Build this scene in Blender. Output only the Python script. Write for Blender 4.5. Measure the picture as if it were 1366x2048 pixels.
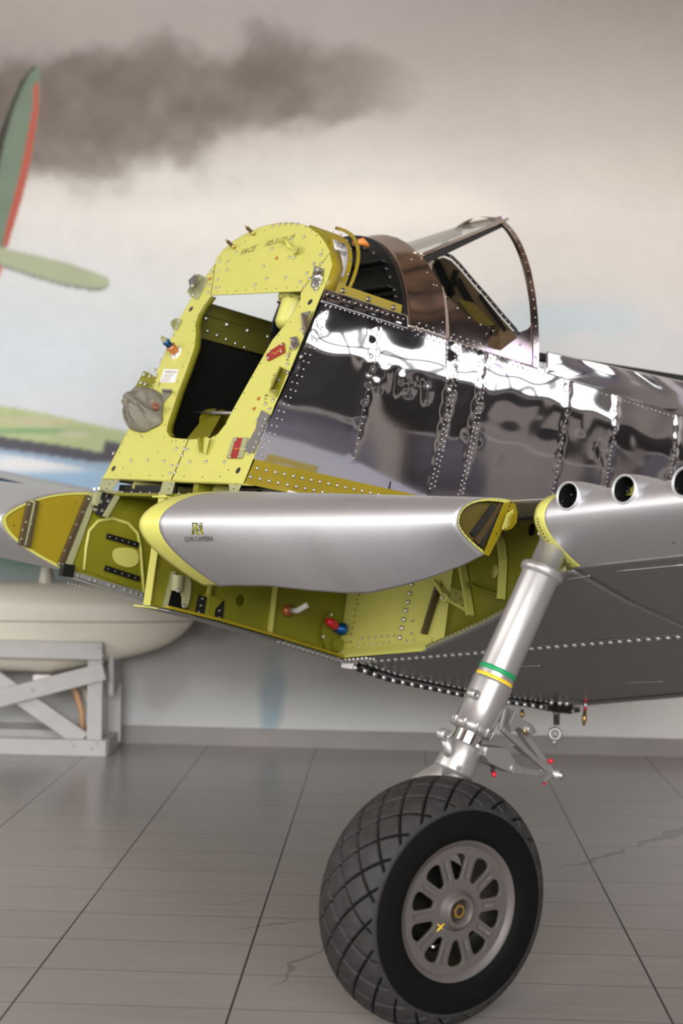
import bpy, bmesh, math, random
import numpy as np
from math import sin, cos, tan, pi, radians, sqrt
from mathutils import Vector, Matrix
random.seed(4); rng = np.random.RandomState(7)
for o in list(bpy.data.objects): bpy.data.objects.remove(o)
scn = bpy.context.scene

# ------------------------------------------------------------------ camera
YAW, PITCH, ROLL, FPX = radians(2.3), .01414, .018, 2900.
CAM = Vector((0, 0, 1.48))
RZ = Matrix.Rotation(YAW, 3, 'Z')
c_right = RZ @ Vector((1, 0, 0)); c_fwd = RZ @ Vector((0, cos(PITCH), -sin(PITCH))); c_up = RZ @ Vector((0, sin(PITCH), cos(PITCH)))
# the horizon of the photo sinks to the right: the camera is rolled a little
im_right = c_right * cos(ROLL) + c_up * sin(ROLL); im_up = -c_right * sin(ROLL) + c_up * cos(ROLL)
cd = bpy.data.cameras.new('camera'); co = bpy.data.objects.new('camera', cd); scn.collection.objects.link(co)
mw = Matrix((im_right, im_up, -c_fwd)).transposed().to_4x4(); mw.translation = CAM; co.matrix_world = mw
cd.sensor_fit = 'VERTICAL'; cd.sensor_height = 36; cd.sensor_width = 24; cd.lens = FPX * 36 / 2048
cd.dof.use_dof = True; cd.dof.focus_distance = 4.9; cd.dof.aperture_fstop = 1.8
scn.camera = co

# ------------------------------------------------------------------ world, lights, exposure
world = bpy.data.worlds.new('world'); scn.world = world; world.use_nodes = True
world.node_tree.nodes['Background'].inputs[0].default_value = (1.0, .93, .84, 1)
world.node_tree.nodes['Background'].inputs[1].default_value = .35
scn.view_settings.view_transform = 'Standard'; scn.view_settings.look = 'None'
scn.view_settings.gamma = 1; scn.view_settings.use_curve_mapping = False
scn.view_settings.exposure = 0.6

def area(name, loc, aim, w, h, power, col=(1, 1, 1), spread=180):
    l = bpy.data.lights.new(name, 'AREA'); l.shape = 'RECTANGLE'; l.size = w; l.size_y = h; l.energy = power; l.color = col
    l.spread = radians(spread)
    o = bpy.data.objects.new(name, l); scn.collection.objects.link(o); o.location = loc
    o.rotation_euler = (Vector(aim) - Vector(loc)).to_track_quat('-Z', 'Y').to_euler()
    return o
RX0, RX1, RY0, RY1, RH = -8.0, 10.0, -7.0, 8.35, 7.2      # the hall
area('daylight_right', (RX1 - .12, 3.6, 4.25), (0, 3.6, 4.25), 7.4, 2.5, 105, (.96, .98, 1))
area('daylight_back', (0.5, RY0 + .12, 4.4), (.5, 0, 4.4), 11.0, 4.4, 1500, (.98, .985, 1))
area('daylight_left', (RX0 + .12, .5, 4.0), (0, .5, 4.0), 9.0, 3.6, 330, (1, .985, .96))

# ------------------------------------------------------------------ materials
def mat(name, col, rough=.5, metal=0., noise=None, bump=None, coat=0., alpha=1., trans=0., spec=.5, emit=None, aniso=0.):
    """principled material with procedural colour variation and a little bump"""
    m = bpy.data.materials.new(name); m.use_nodes = True; nt = m.node_tree; b = nt.nodes['Principled BSDF']
    b.inputs['Base Color'].default_value = (*col, 1); b.inputs['Roughness'].default_value = rough
    b.inputs['Metallic'].default_value = metal; b.inputs['Coat Weight'].default_value = coat
    b.inputs['Alpha'].default_value = alpha; b.inputs['Transmission Weight'].default_value = trans
    b.inputs['Specular IOR Level'].default_value = spec; b.inputs['Anisotropic'].default_value = aniso
    if emit: b.inputs['Emission Color'].default_value = (*emit[0], 1); b.inputs['Emission Strength'].default_value = emit[1]
    tc = nt.nodes.new('ShaderNodeTexCoord')
    ns, na = noise or (18., .05)
    n = nt.nodes.new('ShaderNodeTexNoise'); n.inputs['Scale'].default_value = ns; n.inputs['Detail'].default_value = 4
    nt.links.new(tc.outputs['Object'], n.inputs['Vector'])
    mx = nt.nodes.new('ShaderNodeMix'); mx.data_type = 'RGBA'; mx.blend_type = 'MULTIPLY'; mx.inputs[0].default_value = 1
    cr = nt.nodes.new('ShaderNodeMapRange'); cr.inputs[1].default_value = .3; cr.inputs[2].default_value = .7
    cr.inputs[3].default_value = 1 - na; cr.inputs[4].default_value = 1 + na
    nt.links.new(n.outputs['Fac'], cr.inputs[0]); mx.inputs[6].default_value = (*col, 1); nt.links.new(cr.outputs[0], mx.inputs[7])
    nt.links.new(mx.outputs[2], b.inputs['Base Color'])
    if bump:
        n2 = nt.nodes.new('ShaderNodeTexNoise'); n2.inputs['Scale'].default_value = bump[0]; n2.inputs['Detail'].default_value = 3
        nt.links.new(tc.outputs['Object'], n2.inputs['Vector'])
        bp = nt.nodes.new('ShaderNodeBump'); bp.inputs['Strength'].default_value = bump[1]; bp.inputs['Distance'].default_value = .002
        nt.links.new(n2.outputs['Fac'], bp.inputs['Height']); nt.links.new(bp.outputs['Normal'], b.inputs['Normal'])
    return m
M = {}
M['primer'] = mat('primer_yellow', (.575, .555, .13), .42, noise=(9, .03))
M['olive'] = mat('primer_olive_shaded', (.205, .195, .009), .45, noise=(6, .10))  # yellow primer with bay shade put into the colour; also for olive brackets
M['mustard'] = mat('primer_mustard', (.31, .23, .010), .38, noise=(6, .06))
M['palegreen'] = mat('primer_pale', (.33, .33, .17), .45)
M['chrome'] = mat('polished_aluminium', (.72, .71, .72), .06, 1., noise=(3, .04), bump=(40, .015))
M['chrome2'] = mat('polished_fairing_brown_reflection', (.60, .50, .43), .13, 1., noise=(7, .10), bump=(30, .10))  # brown of the mirrored surroundings tinted into the metal colour
M['satin'] = mat('satin_aluminium_paint', (.60, .60, .62), .50, .85, noise=(30, .02))
M['under'] = mat('underside_dim_reflection', (.30, .30, .31), .38, .75, noise=(14, .05))  # darker than the leading-edge silver: dim floor reflection put into the colour
M['silver'] = mat('silver_gear_paint', (.40, .388, .378), .36, .7, noise=(12, .03))
M['steel'] = mat('bare_steel', (.62, .60, .58), .22, 1.)
M['bolt'] = mat('bolt_cadmium', (.75, .74, .70), .28, .9)
M['darkbolt'] = mat('rivet_dark', (.30, .28, .27), .3, .9)
M['hole'] = mat('drilled_hole', (.02, .02, .015), .9)
M['black'] = mat('black_paint', (.008, .008, .008), .38)
M['matblack'] = mat('black_lining_unlit', (.006, .006, .005), .8, spec=.1)  # black parts, and the darkness of unlit interiors put into the colour
M['bronze'] = mat('brown_strip', (.10, .07, .035), .45, .3)
M['brass'] = mat('brass', (.62, .42, .14), .3, 1.)
M['red'] = mat('red_plate', (.30, .02, .018), .4)
M['redcap'] = mat('red_cap', (.62, .01, .03), .35)
M['blue'] = mat('blue_anodised', (.01, .10, .32), .25, .6)
M['copper'] = mat('orange_fitting', (.60, .22, .07), .35, .6)
M['orange'] = mat('orange_cap', (.85, .28, .06), .5)
M['paper'] = mat('white_label', (.80, .76, .74), .6)
M['ink'] = mat('stencil_ink', (.035, .03, .02), .8)
M['inkgrey'] = mat('print_grey', (.30, .28, .27), .8)
M['cloth'] = mat('olive_grey_cloth', (.21, .195, .155), .92, noise=(60, .10), bump=(400, .5), spec=.15)
M['leather'] = mat('brown_leather', (.20, .075, .035), .5)
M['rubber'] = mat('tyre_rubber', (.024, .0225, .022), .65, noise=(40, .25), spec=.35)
M['sidewall'] = mat('tyre_sidewall_groove_shade', (.003, .003, .003), .75, spec=.12)
M['wheel'] = mat('wheel_grey', (.105, .093, .087), .5, .25, noise=(25, .05))
M['green_tape'] = mat('green_tape', (.01, .28, .10), .4)
M['yellow_tape'] = mat('yellow_tape', (.85, .56, .03), .4)
M['glass'] = mat('windshield_glass', (.55, .60, .52), .05, 0, alpha=.42)
M['clear'] = mat('clear_tube', (.85, .86, .82), .12, 0, alpha=.8)
M['wood'] = mat('grey_painted_wood', (.44, .425, .41), .55, noise=(8, .05))
M['woodside'] = mat('grey_painted_wood_side', (.44, .425, .41), .6, noise=(8, .05))
M['cream'] = mat('cream_fibreglass', (.66, .62, .52), .35, noise=(3, .04))
M['hose_o'] = mat('orange_hose', (.55, .30, .15), .5)
M['hose_c'] = mat('cream_hose', (.65, .60, .48), .5)
M['plaster'] = mat('hall_plaster', (.34, .31, .28), .9)
M['ceil'] = mat('hall_ceiling', (.42, .29, .21), .9, noise=(.7, .45))
M['dado_dark'] = mat('dark_wall_band', (.022, .020, .022), .8, noise=(1.1, .85))
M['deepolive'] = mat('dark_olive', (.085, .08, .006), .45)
M['dado_low'] = mat('low_wall_band', (.13, .12, .15), .7, noise=(.9, .75))
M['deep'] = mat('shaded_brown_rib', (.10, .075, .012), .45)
M['frame'] = mat('window_mullion', (.05, .05, .05), .5)
M['base'] = mat('baseboard_paint', (.27, .245, .235), .5, noise=(3, .08))

# ------------------------------------------------------------------ generic mesh helpers
class MB:
    def __init__(s): s.v = []; s.f = []; s.mi = []; s.mats = []; s.sm = []
    def slot(s, m):
        if m not in s.mats: s.mats.append(m)
        return s.mats.index(m)
    def add(s, vs, fs, m, smooth=False):
        k = len(s.v); i = s.slot(m); s.v += [tuple(v) for v in vs]
        for f in fs: s.f.append(tuple(j + k for j in f)); s.mi.append(i); s.sm.append(smooth)
    def box(s, cen, size, m, R=None):
        R = R or Matrix.Identity(3); cen = Vector(cen); vs = []
        for x in (-.5, .5):
            for y in (-.5, .5):
                for z in (-.5, .5): vs.append(cen + R @ Vector((x * size[0], y * size[1], z * size[2])))
        s.add(vs, [(0, 1, 3, 2), (4, 6, 7, 5), (0, 4, 5, 1), (2, 3, 7, 6), (0, 2, 6, 4), (1, 5, 7, 3)], m)
    def bar(s, a, b, w, t, m, side=(1, 0, 0)):
        """a bar from a to b; w along side, t across"""
        a = Vector(a); b = Vector(b); d = (b - a).normalized(); x = Vector(side); x = (x - d * x.dot(d)).normalized(); y = d.cross(x)
        s.box((a + b) / 2, (w, t, (b - a).length), m, Matrix((x, y, d)).transposed())
    def tube(s, pts, r, m, seg=12, cap=True, smooth=True):
        pts = [Vector(p) for p in pts]; n = len(pts); rs = r if isinstance(r, (list, tuple)) else [r] * n
        vs = []; up = None
        for i, p in enumerate(pts):
            d = (pts[min(i + 1, n - 1)] - pts[max(i - 1, 0)]).normalized()
            if up is None: up = d.orthogonal().normalized()
            up = (up - d * up.dot(d)).normalized(); q = d.cross(up)
            for k in range(seg): t = 2 * pi * k / seg; vs.append(p + (up * cos(t) + q * sin(t)) * rs[i])
        fs = [(i * seg + k, i * seg + (k + 1) % seg, (i + 1) * seg + (k + 1) % seg, (i + 1) * seg + k) for i in range(n - 1) for k in range(seg)]
        s.add(vs, fs, m, smooth)
        if cap: s.add([vs[k] for k in range(seg)][::-1], [tuple(range(seg))], m); s.add(vs[-seg:], [tuple(range(seg))], m)
    def lathe(s, prof, org, axis, m, seg=32, smooth=True):
        """prof: list of (distance along the axis, radius)"""
        org = Vector(org); d = Vector(axis).normalized(); u = d.orthogonal().normalized(); q = d.cross(u); vs = []
        for h, r in prof:
            for k in range(seg): t = 2 * pi * k / seg; vs.append(org + d * h + (u * cos(t) + q * sin(t)) * max(r, 1e-5))
        fs = [(i * seg + k, i * seg + (k + 1) % seg, (i + 1) * seg + (k + 1) % seg, (i + 1) * seg + k) for i in range(len(prof) - 1) for k in range(seg)]
        s.add(vs, fs, m, smooth)
    def grid(s, rows, m, smooth=True, flip=False):
        n = len(rows[0]); vs = [p for r in rows for p in r]
        fs = [(i * n + j, i * n + j + 1, (i + 1) * n + j + 1, (i + 1) * n + j) for i in range(len(rows) - 1) for j in range(n - 1)]
        if flip: fs = [f[::-1] for f in fs]
        s.add(vs, fs, m, smooth)
    def prism(s, pts, thick, m, back=None):
        """closed outline swept by the vector thick"""
        pts = [Vector(p) for p in pts]; th = Vector(thick); n = len(pts)
        s.add(pts + [p + th for p in pts], [tuple(range(n))[::-1], tuple(range(n, 2 * n))] + [(i, (i + 1) % n, (i + 1) % n + n, i + n) for i in range(n)], m)
    def mesh(s, name):
        me = bpy.data.meshes.new(name); me.from_pydata(s.v, [], s.f)
        for m in s.mats: me.materials.append(m)
        me.polygons.foreach_set('material_index', s.mi); me.polygons.foreach_set('use_smooth', s.sm); me.update()
        bm = bmesh.new(); bm.from_mesh(me); bmesh.ops.remove_doubles(bm, verts=bm.verts, dist=1e-6)
        if len(bm.faces) < 60000: bmesh.ops.recalc_face_normals(bm, faces=bm.faces)
        bm.to_mesh(me); bm.free()
        return me
    def obj(s, name, parent=None, bevel=0, solid=0, offset=0):
        o = bpy.data.objects.new(name, s.mesh(name)); return link(o, parent, bevel, solid, offset)
def link(o, parent=None, bevel=0, solid=0, offset=0):
    scn.collection.objects.link(o)
    if parent: o.parent = parent
    if solid: d = o.modifiers.new('solid', 'SOLIDIFY'); d.thickness = solid; d.offset = offset
    if bevel: d = o.modifiers.new('bevel', 'BEVEL'); d.width = bevel; d.segments = 2; d.limit_method = 'ANGLE'; d.angle_limit = radians(40)
    return o
def empty(name, loc=(0, 0, 0), parent=None):
    o = bpy.data.objects.new(name, None); scn.collection.objects.link(o); o.location = loc; o.empty_display_size = .1
    if parent: o.parent = parent
    return o
def tag(o, label=None, cat=None, group=None, kind=None):
    for k, v in (('label', label), ('category', cat), ('group', group), ('kind', kind)):
        if v: o[k] = v
    return o
def smooth_poly(pts, n=1):
    for _ in range(n):
        q = []
        for i in range(len(pts)):
            a, b = Vector(pts[i]), Vector(pts[(i + 1) % len(pts)]); q += [a * .75 + b * .25, a * .25 + b * .75]
        pts = q
    return pts
def circle2(cx, cy, r, ry=None, n=20): return [(cx + r * cos(2 * pi * k / n), cy + (ry or r) * sin(2 * pi * k / n)) for k in range(n)]
def plate(name, outer, holes, thick, m, T, parent, bevel=.0):
    """flat plate with holes, drawn in the XY plane of T (z is its face normal), as one mesh"""
    cu = bpy.data.curves.new(name, 'CURVE'); cu.dimensions = '2D'; cu.fill_mode = 'BOTH'; cu.extrude = thick / 2 - bevel; cu.bevel_depth = bevel
    if bevel: cu.offset = -bevel
    for loop in [outer] + list(holes):
        sp = cu.splines.new('POLY'); sp.points.add(len(loop) - 1); sp.use_cyclic_u = True
        for p, q in zip(sp.points, loop): p.co = (q[0], q[1], 0, 1)
    o = bpy.data.objects.new('tmp', cu); scn.collection.objects.link(o)
    dg = bpy.context.evaluated_depsgraph_get(); me = bpy.data.meshes.new_from_object(o.evaluated_get(dg)); me.name = name
    bpy.data.objects.remove(o); bpy.data.curves.remove(cu)
    me.transform(T @ Matrix.Translation((0, 0, -thick / 2))); me.materials.clear(); me.materials.append(m)
    return link(bpy.data.objects.new(name, me), parent)
def text(name, body, size, T, m, parent, shear=0., stretch=1., space=1., line=1.):
    cu = bpy.data.curves.new(name, 'FONT'); cu.body = body; cu.size = size; cu.shear = shear; cu.extrude = .0003; cu.space_character = space
    cu.space_line = line; cu.resolution_u = 2
    o = bpy.data.objects.new('tmp', cu); scn.collection.objects.link(o)
    dg = bpy.context.evaluated_depsgraph_get(); me = bpy.data.meshes.new_from_object(o.evaluated_get(dg)); me.name = name
    bpy.data.objects.remove(o); bpy.data.curves.remove(cu)
    me.transform(T @ Matrix.Diagonal((stretch, 1, 1, 1))); me.materials.clear(); me.materials.append(m)
    return link(bpy.data.objects.new(name, me), parent)
def basis(org, x, y):
    x = Vector(x).normalized(); z = x.cross(Vector(y)).normalized(); y = z.cross(x)
    T = Matrix((x, y, z)).transposed().to_4x4(); T.translation = Vector(org); return T
def interp(x, xs, ys): return float(np.interp(x, xs, ys))

# ------------------------------------------------------------------ where the photo's sight lines meet the place
def ray(px, py):
    u = (px - 683) / FPX; v = (1024 - py) / FPX
    return (im_right * u + im_up * v + c_fwd)
def world_hit(px, py, P, n):
    d = ray(px, py); P = Vector(P); n = Vector(n); return CAM + d * ((P - CAM).dot(n) / d.dot(n))

# ------------------------------------------------------------------ the hall
def structure(name, mb, **k): return tag(mb.obj(name, **k), kind='structure')
# floor: grey wood-look tiles, 0.625 m wide courses with 0.297 m cross joints
fm = bpy.data.materials.new('floor_tiles'); fm.use_nodes = True; nt = fm.node_tree; L = nt.links.new; b = nt.nodes['Principled BSDF']
def N(t, **k):
    n = nt.nodes.new(t)
    for a, v in k.items(): setattr(n, a, v)
    return n
def math_(op, a, b_=None, c=None):
    n = N('ShaderNodeMath', operation=op)
    for i, x in enumerate((a, b_, c)):
        if x is None: continue
        if isinstance(x, (int, float)): n.inputs[i].default_value = x
        else: L(x, n.inputs[i])
    return n.outputs[0]
tc = N('ShaderNodeTexCoord'); sx = N('ShaderNodeSeparateXYZ'); L(tc.outputs['Object'], sx.inputs[0])
fx = math_('DIVIDE', math_('ADD', sx.outputs[0], .455), .625); fy = math_('DIVIDE', math_('ADD', sx.outputs[1], -5.876), .2966)
def line(f, w):      # 1 on the joint
    return math_('LESS_THAN', math_('ABSOLUTE', math_('SUBTRACT', math_('FRACT', math_('ADD', f, .5)), .5)), w)
jx = line(fx, .0058); jy = line(fy, .0085)
cellx = math_('FLOOR', fx); celly = math_('FLOOR', fy)
cmb = N('ShaderNodeCombineXYZ'); L(cellx, cmb.inputs[0]); L(celly, cmb.inputs[1])
wn = N('ShaderNodeTexWhiteNoise'); L(cmb.outputs[0], wn.inputs['Vector'])
st = N('ShaderNodeMapping'); st.inputs['Scale'].default_value = (1.3, 16, 1); L(tc.outputs['Object'], st.inputs[0])
gr = N('ShaderNodeTexNoise'); gr.inputs['Scale'].default_value = 1.6; gr.inputs['Detail'].default_value = 6; L(st.outputs[0], gr.inputs['Vector'])
v = math_('ADD', math_('MULTIPLY', math_('SUBTRACT', gr.outputs['Fac'], .5), .22), math_('MULTIPLY', math_('SUBTRACT', wn.outputs['Value'], .5), .045))
v = math_('ADD', v, 1.0)
mx = N('ShaderNodeMix', data_type='RGBA', blend_type='MULTIPLY'); mx.inputs[0].default_value = 1; mx.inputs[6].default_value = (.31, .285, .262, 1); L(v, mx.inputs[7])
mj = N('ShaderNodeMix', data_type='RGBA'); L(math_('MULTIPLY', jx, .88), mj.inputs[0]); L(mx.outputs[2], mj.inputs[6]); mj.inputs[7].default_value = (.03, .025, .02, 1)
mj2 = N('ShaderNodeMix', data_type='RGBA'); L(math_('MULTIPLY', jy, .55), mj2.inputs[0]); L(mj.outputs[2], mj2.inputs[6]); mj2.inputs[7].default_value = (.05, .04, .035, 1)
# a few dark scuffs, each a distorted short streak
prev = mj2.outputs[2]
dn = N('ShaderNodeTexNoise'); dn.inputs['Scale'].default_value = 7; L(tc.outputs['Object'], dn.inputs['Vector'])
for (x0, y0, x1, y1, w, s) in ((1.00, 6.15, 1.42, 6.65, .035, .38), (.66, 5.75, 1.02, 6.15, .018, .40), (-.55, 4.85, -.28, 4.98, .008, .40), (-.38, 4.28, -.2, 4.75, .010, .35), (-.72, 5.1, -.42, 5.2, .006, .3)):
    ln = math.hypot(x1 - x0, y1 - y0); cx, cy = (x1 - x0) / ln, (y1 - y0) / ln
    ax = math_('ADD', math_('MULTIPLY', math_('SUBTRACT', sx.outputs[0], x0), cx), math_('MULTIPLY', math_('SUBTRACT', sx.outputs[1], y0), cy))
    pxx = math_('SUBTRACT', math_('MULTIPLY', math_('SUBTRACT', sx.outputs[1], y0), cx), math_('MULTIPLY', math_('SUBTRACT', sx.outputs[0], x0), cy))
    pxx = math_('ADD', pxx, math_('MULTIPLY', math_('SUBTRACT', dn.outputs['Fac'], .5), .12))
    t = math_('DIVIDE', ax, ln)
    inside = math_('MULTIPLY', math_('GREATER_THAN', t, 0), math_('LESS_THAN', t, 1))
    wid = math_('MULTIPLY', math_('SINE', math_('MULTIPLY', t, pi)), w)
    fac = math_('MULTIPLY', math_('MULTIPLY', inside, math_('LESS_THAN', math_('ABSOLUTE', pxx), wid)), s)
    mm = N('ShaderNodeMix', data_type='RGBA'); L(fac, mm.inputs[0]); L(prev, mm.inputs[6]); mm.inputs[7].default_value = (.06, .052, .045, 1); prev = mm.outputs[2]
L(prev, b.inputs['Base Color']); b.inputs['Roughness'].default_value = .24; b.inputs['Specular IOR Level'].default_value = .6
bp = N('ShaderNodeBump'); bp.inputs['Strength'].default_value = .25; bp.inputs['Distance'].default_value = .002; L(gr.outputs['Fac'], bp.inputs['Height']); L(bp.outputs[0], b.inputs['Normal'])
mb = MB(); mb.box(((RX0 + RX1) / 2, (RY0 + RY1) / 2, -.05), (RX1 - RX0, RY1 - RY0, .1), fm); structure('floor', mb)
mb = MB(); mb.box(((RX0 + RX1) / 2, (RY0 + RY1) / 2, RH + .05), (RX1 - RX0, RY1 - RY0, .1), M['ceil'])
for k in range(6): mb.box(((RX0 + RX1) / 2, RY0 + 1.5 + 2.4 * k, RH - .2), (RX1 - RX0, .22, .4), M['frame'])
for k in range(7): mb.box((RX0 + 1.4 + 2.5 * k, (RY0 + RY1) / 2, RH - .12), (.14, RY1 - RY0, .24), M['frame'])
structure('ceiling', mb)
def wall_with_windows(name, x, y0, y1, z0, z1, axis, facing):
    """wall with one opening; the window gets its own frame and mullions"""
    mb = MB()
    lo, hi = (RY0, RY1) if axis == 'x' else (RX0, RX1)
    def bx(a, b_, c, d):
        if axis == 'x': mb.box((x + facing * .1, (a + b_) / 2, (c + d) / 2), (.2, b_ - a, d - c), M['plaster'])
        else: mb.box(((a + b_) / 2, x + facing * .1, (c + d) / 2), (b_ - a, .2, d - c), M['plaster'])
    if axis == 'x' and facing == 1:
        mb.box((RX1 - .01, (lo + hi) / 2, 2.1), (.02, hi - lo, 1.3), M['dado_dark']); mb.box((RX1 - .01, (lo + hi) / 2, .725), (.02, hi - lo, 1.45), M['dado_low']); mb.box((RX1 - .01, (lo + hi) / 2, 6.36), (.02, hi - lo, 1.65), M['dado_dark'])  # bands on the unseen wall, toned for their reflection in the polished skin
    bx(lo, y0, 0, RH); bx(y1, hi, 0, RH); bx(y0, y1, 0, z0); bx(y0, y1, z1, RH)
    structure(name, mb)
def window(name, x, y0, y1, z0, z1, axis, facing, ny, nz, m=.09):
    mb = MB(); X = x - facing * .06
    for k in range(ny + 1):
        y = y0 + (y1 - y0) * k / ny; c = (X, y, (z0 + z1) / 2) if axis == 'x' else (y, X, (z0 + z1) / 2)
        mb.box(c, (.08, m, z1 - z0) if axis == 'x' else (m, .08, z1 - z0), M['frame'])
    for k in range(nz + 1):
        z = z0 + (z1 - z0) * k / nz; c = (X, (y0 + y1) / 2, z) if axis == 'x' else ((y0 + y1) / 2, X, z)
        mb.box(c, (.08, y1 - y0, m) if axis == 'x' else (y1 - y0, .08, m), M['frame'])
    structure(name, mb)
# the daylight panels fill these openings
wall_with_windows('wall_right', RX1, -.1, 7.3, 3.0, 5.5, 'x', 1); window('window_1', RX1 - .14, -.1, 7.3, 3.0, 5.5, 'x', 1, 7, 2, .20)
wall_with_windows('wall_back', RY0, -5, 6, 2.2, 6.6, 'y', -1); window('window_2', RY0 + .14, -5, 6, 2.2, 6.6, 'y', -1, 6, 2)
wall_with_windows('wall_left', RX0, -4, 5, 2.2, 5.8, 'x', -1); window('window_3', RX0 + .14, -4, 5, 2.2, 5.8, 'x', -1, 5, 2)

# right-hand wall, unseen: added pilasters, a tall pale door and low cabinets-height rail give the polished skin something to mirror
for k in range(6):
    mb = MB(); mb.box((RX1 - .12, -5.4 + 2.45 * k, 1.5), (.22, .30, 3.0), M['plaster']); structure('added_trim_%d' % (k + 1), mb)
mb = MB(); mb.box((RX1 - .04, 5.9, 1.05), (.06, 1.0, 2.1), M['base']); mb.box((RX1 - .09, 5.55, 1.0), (.05, .04, .16), M['steel']); structure('added_door_1', mb)
mb = MB(); mb.box((RX1 - .06, .68, 1.46), (.10, 15.2, .09), M['wood']); structure('added_trim_7', mb)
# the painted wall: a cloudy sky with smoke and a painted aircraft tail, brushed onto a fine grid
def srgb(c):
    c = np.asarray(c, float) / 255.; return np.where(c <= .04045, c / 12.92, ((c + .055) / 1.055) ** 2.4)
def vnoise(X, Z, s, seed):
    r = np.random.RandomState(seed); G = r.rand(128, 128); x = X / s + 50; z = Z / s + 50
    xi = np.floor(x).astype(int); zi = np.floor(z).astype(int); fx = x - xi; fz = z - zi
    fx = fx * fx * (3 - 2 * fx); fz = fz * fz * (3 - 2 * fz); g = lambda a, b_: G[a % 128, b_ % 128]
    return (g(xi, zi) * (1 - fx) + g(xi + 1, zi) * fx) * (1 - fz) + (g(xi, zi + 1) * (1 - fx) + g(xi + 1, zi + 1) * fx) * fz
def fbm(X, Z, s, seed, o=4):
    t = 0; a = .5
    for k in range(o): t = t + a * vnoise(X, Z, s / 2 ** k, seed + k); a *= .5
    return t / (1 - .5 ** o)
def wall_px(px, py):
    p = world_hit(px, py, (0, RY1, 0), (0, 1, 0)); return p.x, p.z
MX0, MX1, MZ1 = -3.2, 2.9, 5.2; step = .010
xs = np.arange(MX0, MX1 + 1e-6, step); zs = np.arange(0, MZ1 + 1e-6, step); X, Z = np.meshgrid(xs, zs)
# photo-frame coordinates of the wall grid, used only to lay the painting out
dx = X - CAM.x; dy = RY1 - CAM.y; dz = Z - CAM.z
den = dx * c_fwd.x + dy * c_fwd.y + dz * c_fwd.z
PX = 683 + FPX * (dx * im_right.x + dy * im_right.y + dz * im_right.z) / den
PY = 1024 - FPX * (dx * im_up.x + dy * im_up.y + dz * im_up.z) / den
keys_y = [-200, 0, 120, 260, 340, 430, 560, 700, 850, 960, 1100, 1250, 1350, 1450, 1700]  # painted sky tones by height, with dimmer light at the top corners mixed in
colL = [(164,157,150),(160,152,145),(152,144,138),(160,152,145),(196,190,183),(212,207,201),(206,209,208),(200,207,211),(203,206,208),(176,196,212),(140,165,165),(205,200,192),(196,193,190),(200,200,198),(200,200,198)]
colC = [(160,153,147),(160,152,147),(165,156,149),(192,184,176),(212,205,196),(224,217,208),(222,217,209),(208,211,211),(205,209,210),(190,200,205),(170,175,175),(160,156,150),(170,168,163),(206,207,205),(206,207,205)]
colR = [(150,140,132),(148,138,130),(166,156,147),(184,174,165),(200,190,180),(214,205,195),(213,205,197),(208,206,203),(210,204,198),(215,208,200),(220,214,207),(228,222,215),(232,227,220),(228,224,218),(228,224,218)]
def kc(cols):
    c = srgb(cols); return np.stack([np.interp(PY, keys_y, c[:, i]) for i in range(3)], -1)
cl, cc, cr = kc(colL), kc(colC), kc(colR)
t = np.clip(PX / 1366., -.3, 1.3)[..., None]
col = np.where(t < .5, cl + (cc - cl) * np.clip(t * 2, 0, 1), cc + (cr - cc) * np.clip(t * 2 - 1, 0, 1))
def blend(col, c, a): a = a[..., None]; return col * (1 - a) + srgb(c) * a
def sst(x, a, b_): x = np.clip((x - a) / (b_ - a), 0, 1); return x * x * (3 - 2 * x)
n1 = fbm(X, Z, .9, 1); n2 = fbm(X, Z, .35, 11); n3 = fbm(X, Z, .16, 21)
col = col * (1 + .12 * (n1 - .5) + .05 * (n2 - .5))[..., None]
# soft blue passages in the sky
for (cx, cy, rx, ry, c, a) in ((1150, 640, 190, 60, (188,203,210), .6), (860, 720, 260, 70, (195,208,212), .5), (500, 620, 170, 90, (208,214,214), .5), (100, 960, 220, 45, (140,172,198), .8),
        (60, 930, 150, 22, (225,222,218), .8), (60, 1075, 130, 24, (120,158,180), .7), (70, 1125, 120, 18, (120,160,128), .7), (90, 1105, 60, 14, (200,210,210), .6), (320, 700, 200, 60, (210,214,214), .5), (760, 420, 260, 70, (234,226,214), .7), (420, 450, 240, 60, (226,220,210), .5)):
    d = np.sqrt(((PX - cx) / rx) ** 2 + ((PY - cy) / ry) ** 2) + .7 * (n2 - .5); col = blend(col, c, a * (1 - sst(d, .3, 1.1)))
# the long smoke plume
xc = [-400, 0, 150, 300, 450, 600, 700, 800, 860]; top = [60, 130, 92, 76, 70, 66, 76, 110, 165]; bot = [440, 405, 396, 362, 325, 292, 262, 232, 195]
tp = np.interp(PX, xc, top); bt = np.interp(PX, xc, bot); mid = (tp + bt) / 2; hw = (bt - tp) / 2 + 4
d = np.abs(PY - mid) / hw + 1.1 * (n2 - .5) + .5 * (n3 - .5)
dens = (1 - sst(d, .45, 1.15)) * np.interp(PX, [0, 500, 700, 860], [1., .95, .75, .0])
col = blend(col, (104, 93, 86), np.clip(dens * (.80 + .45 * (n3 - .4)), 0, 1))
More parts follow.
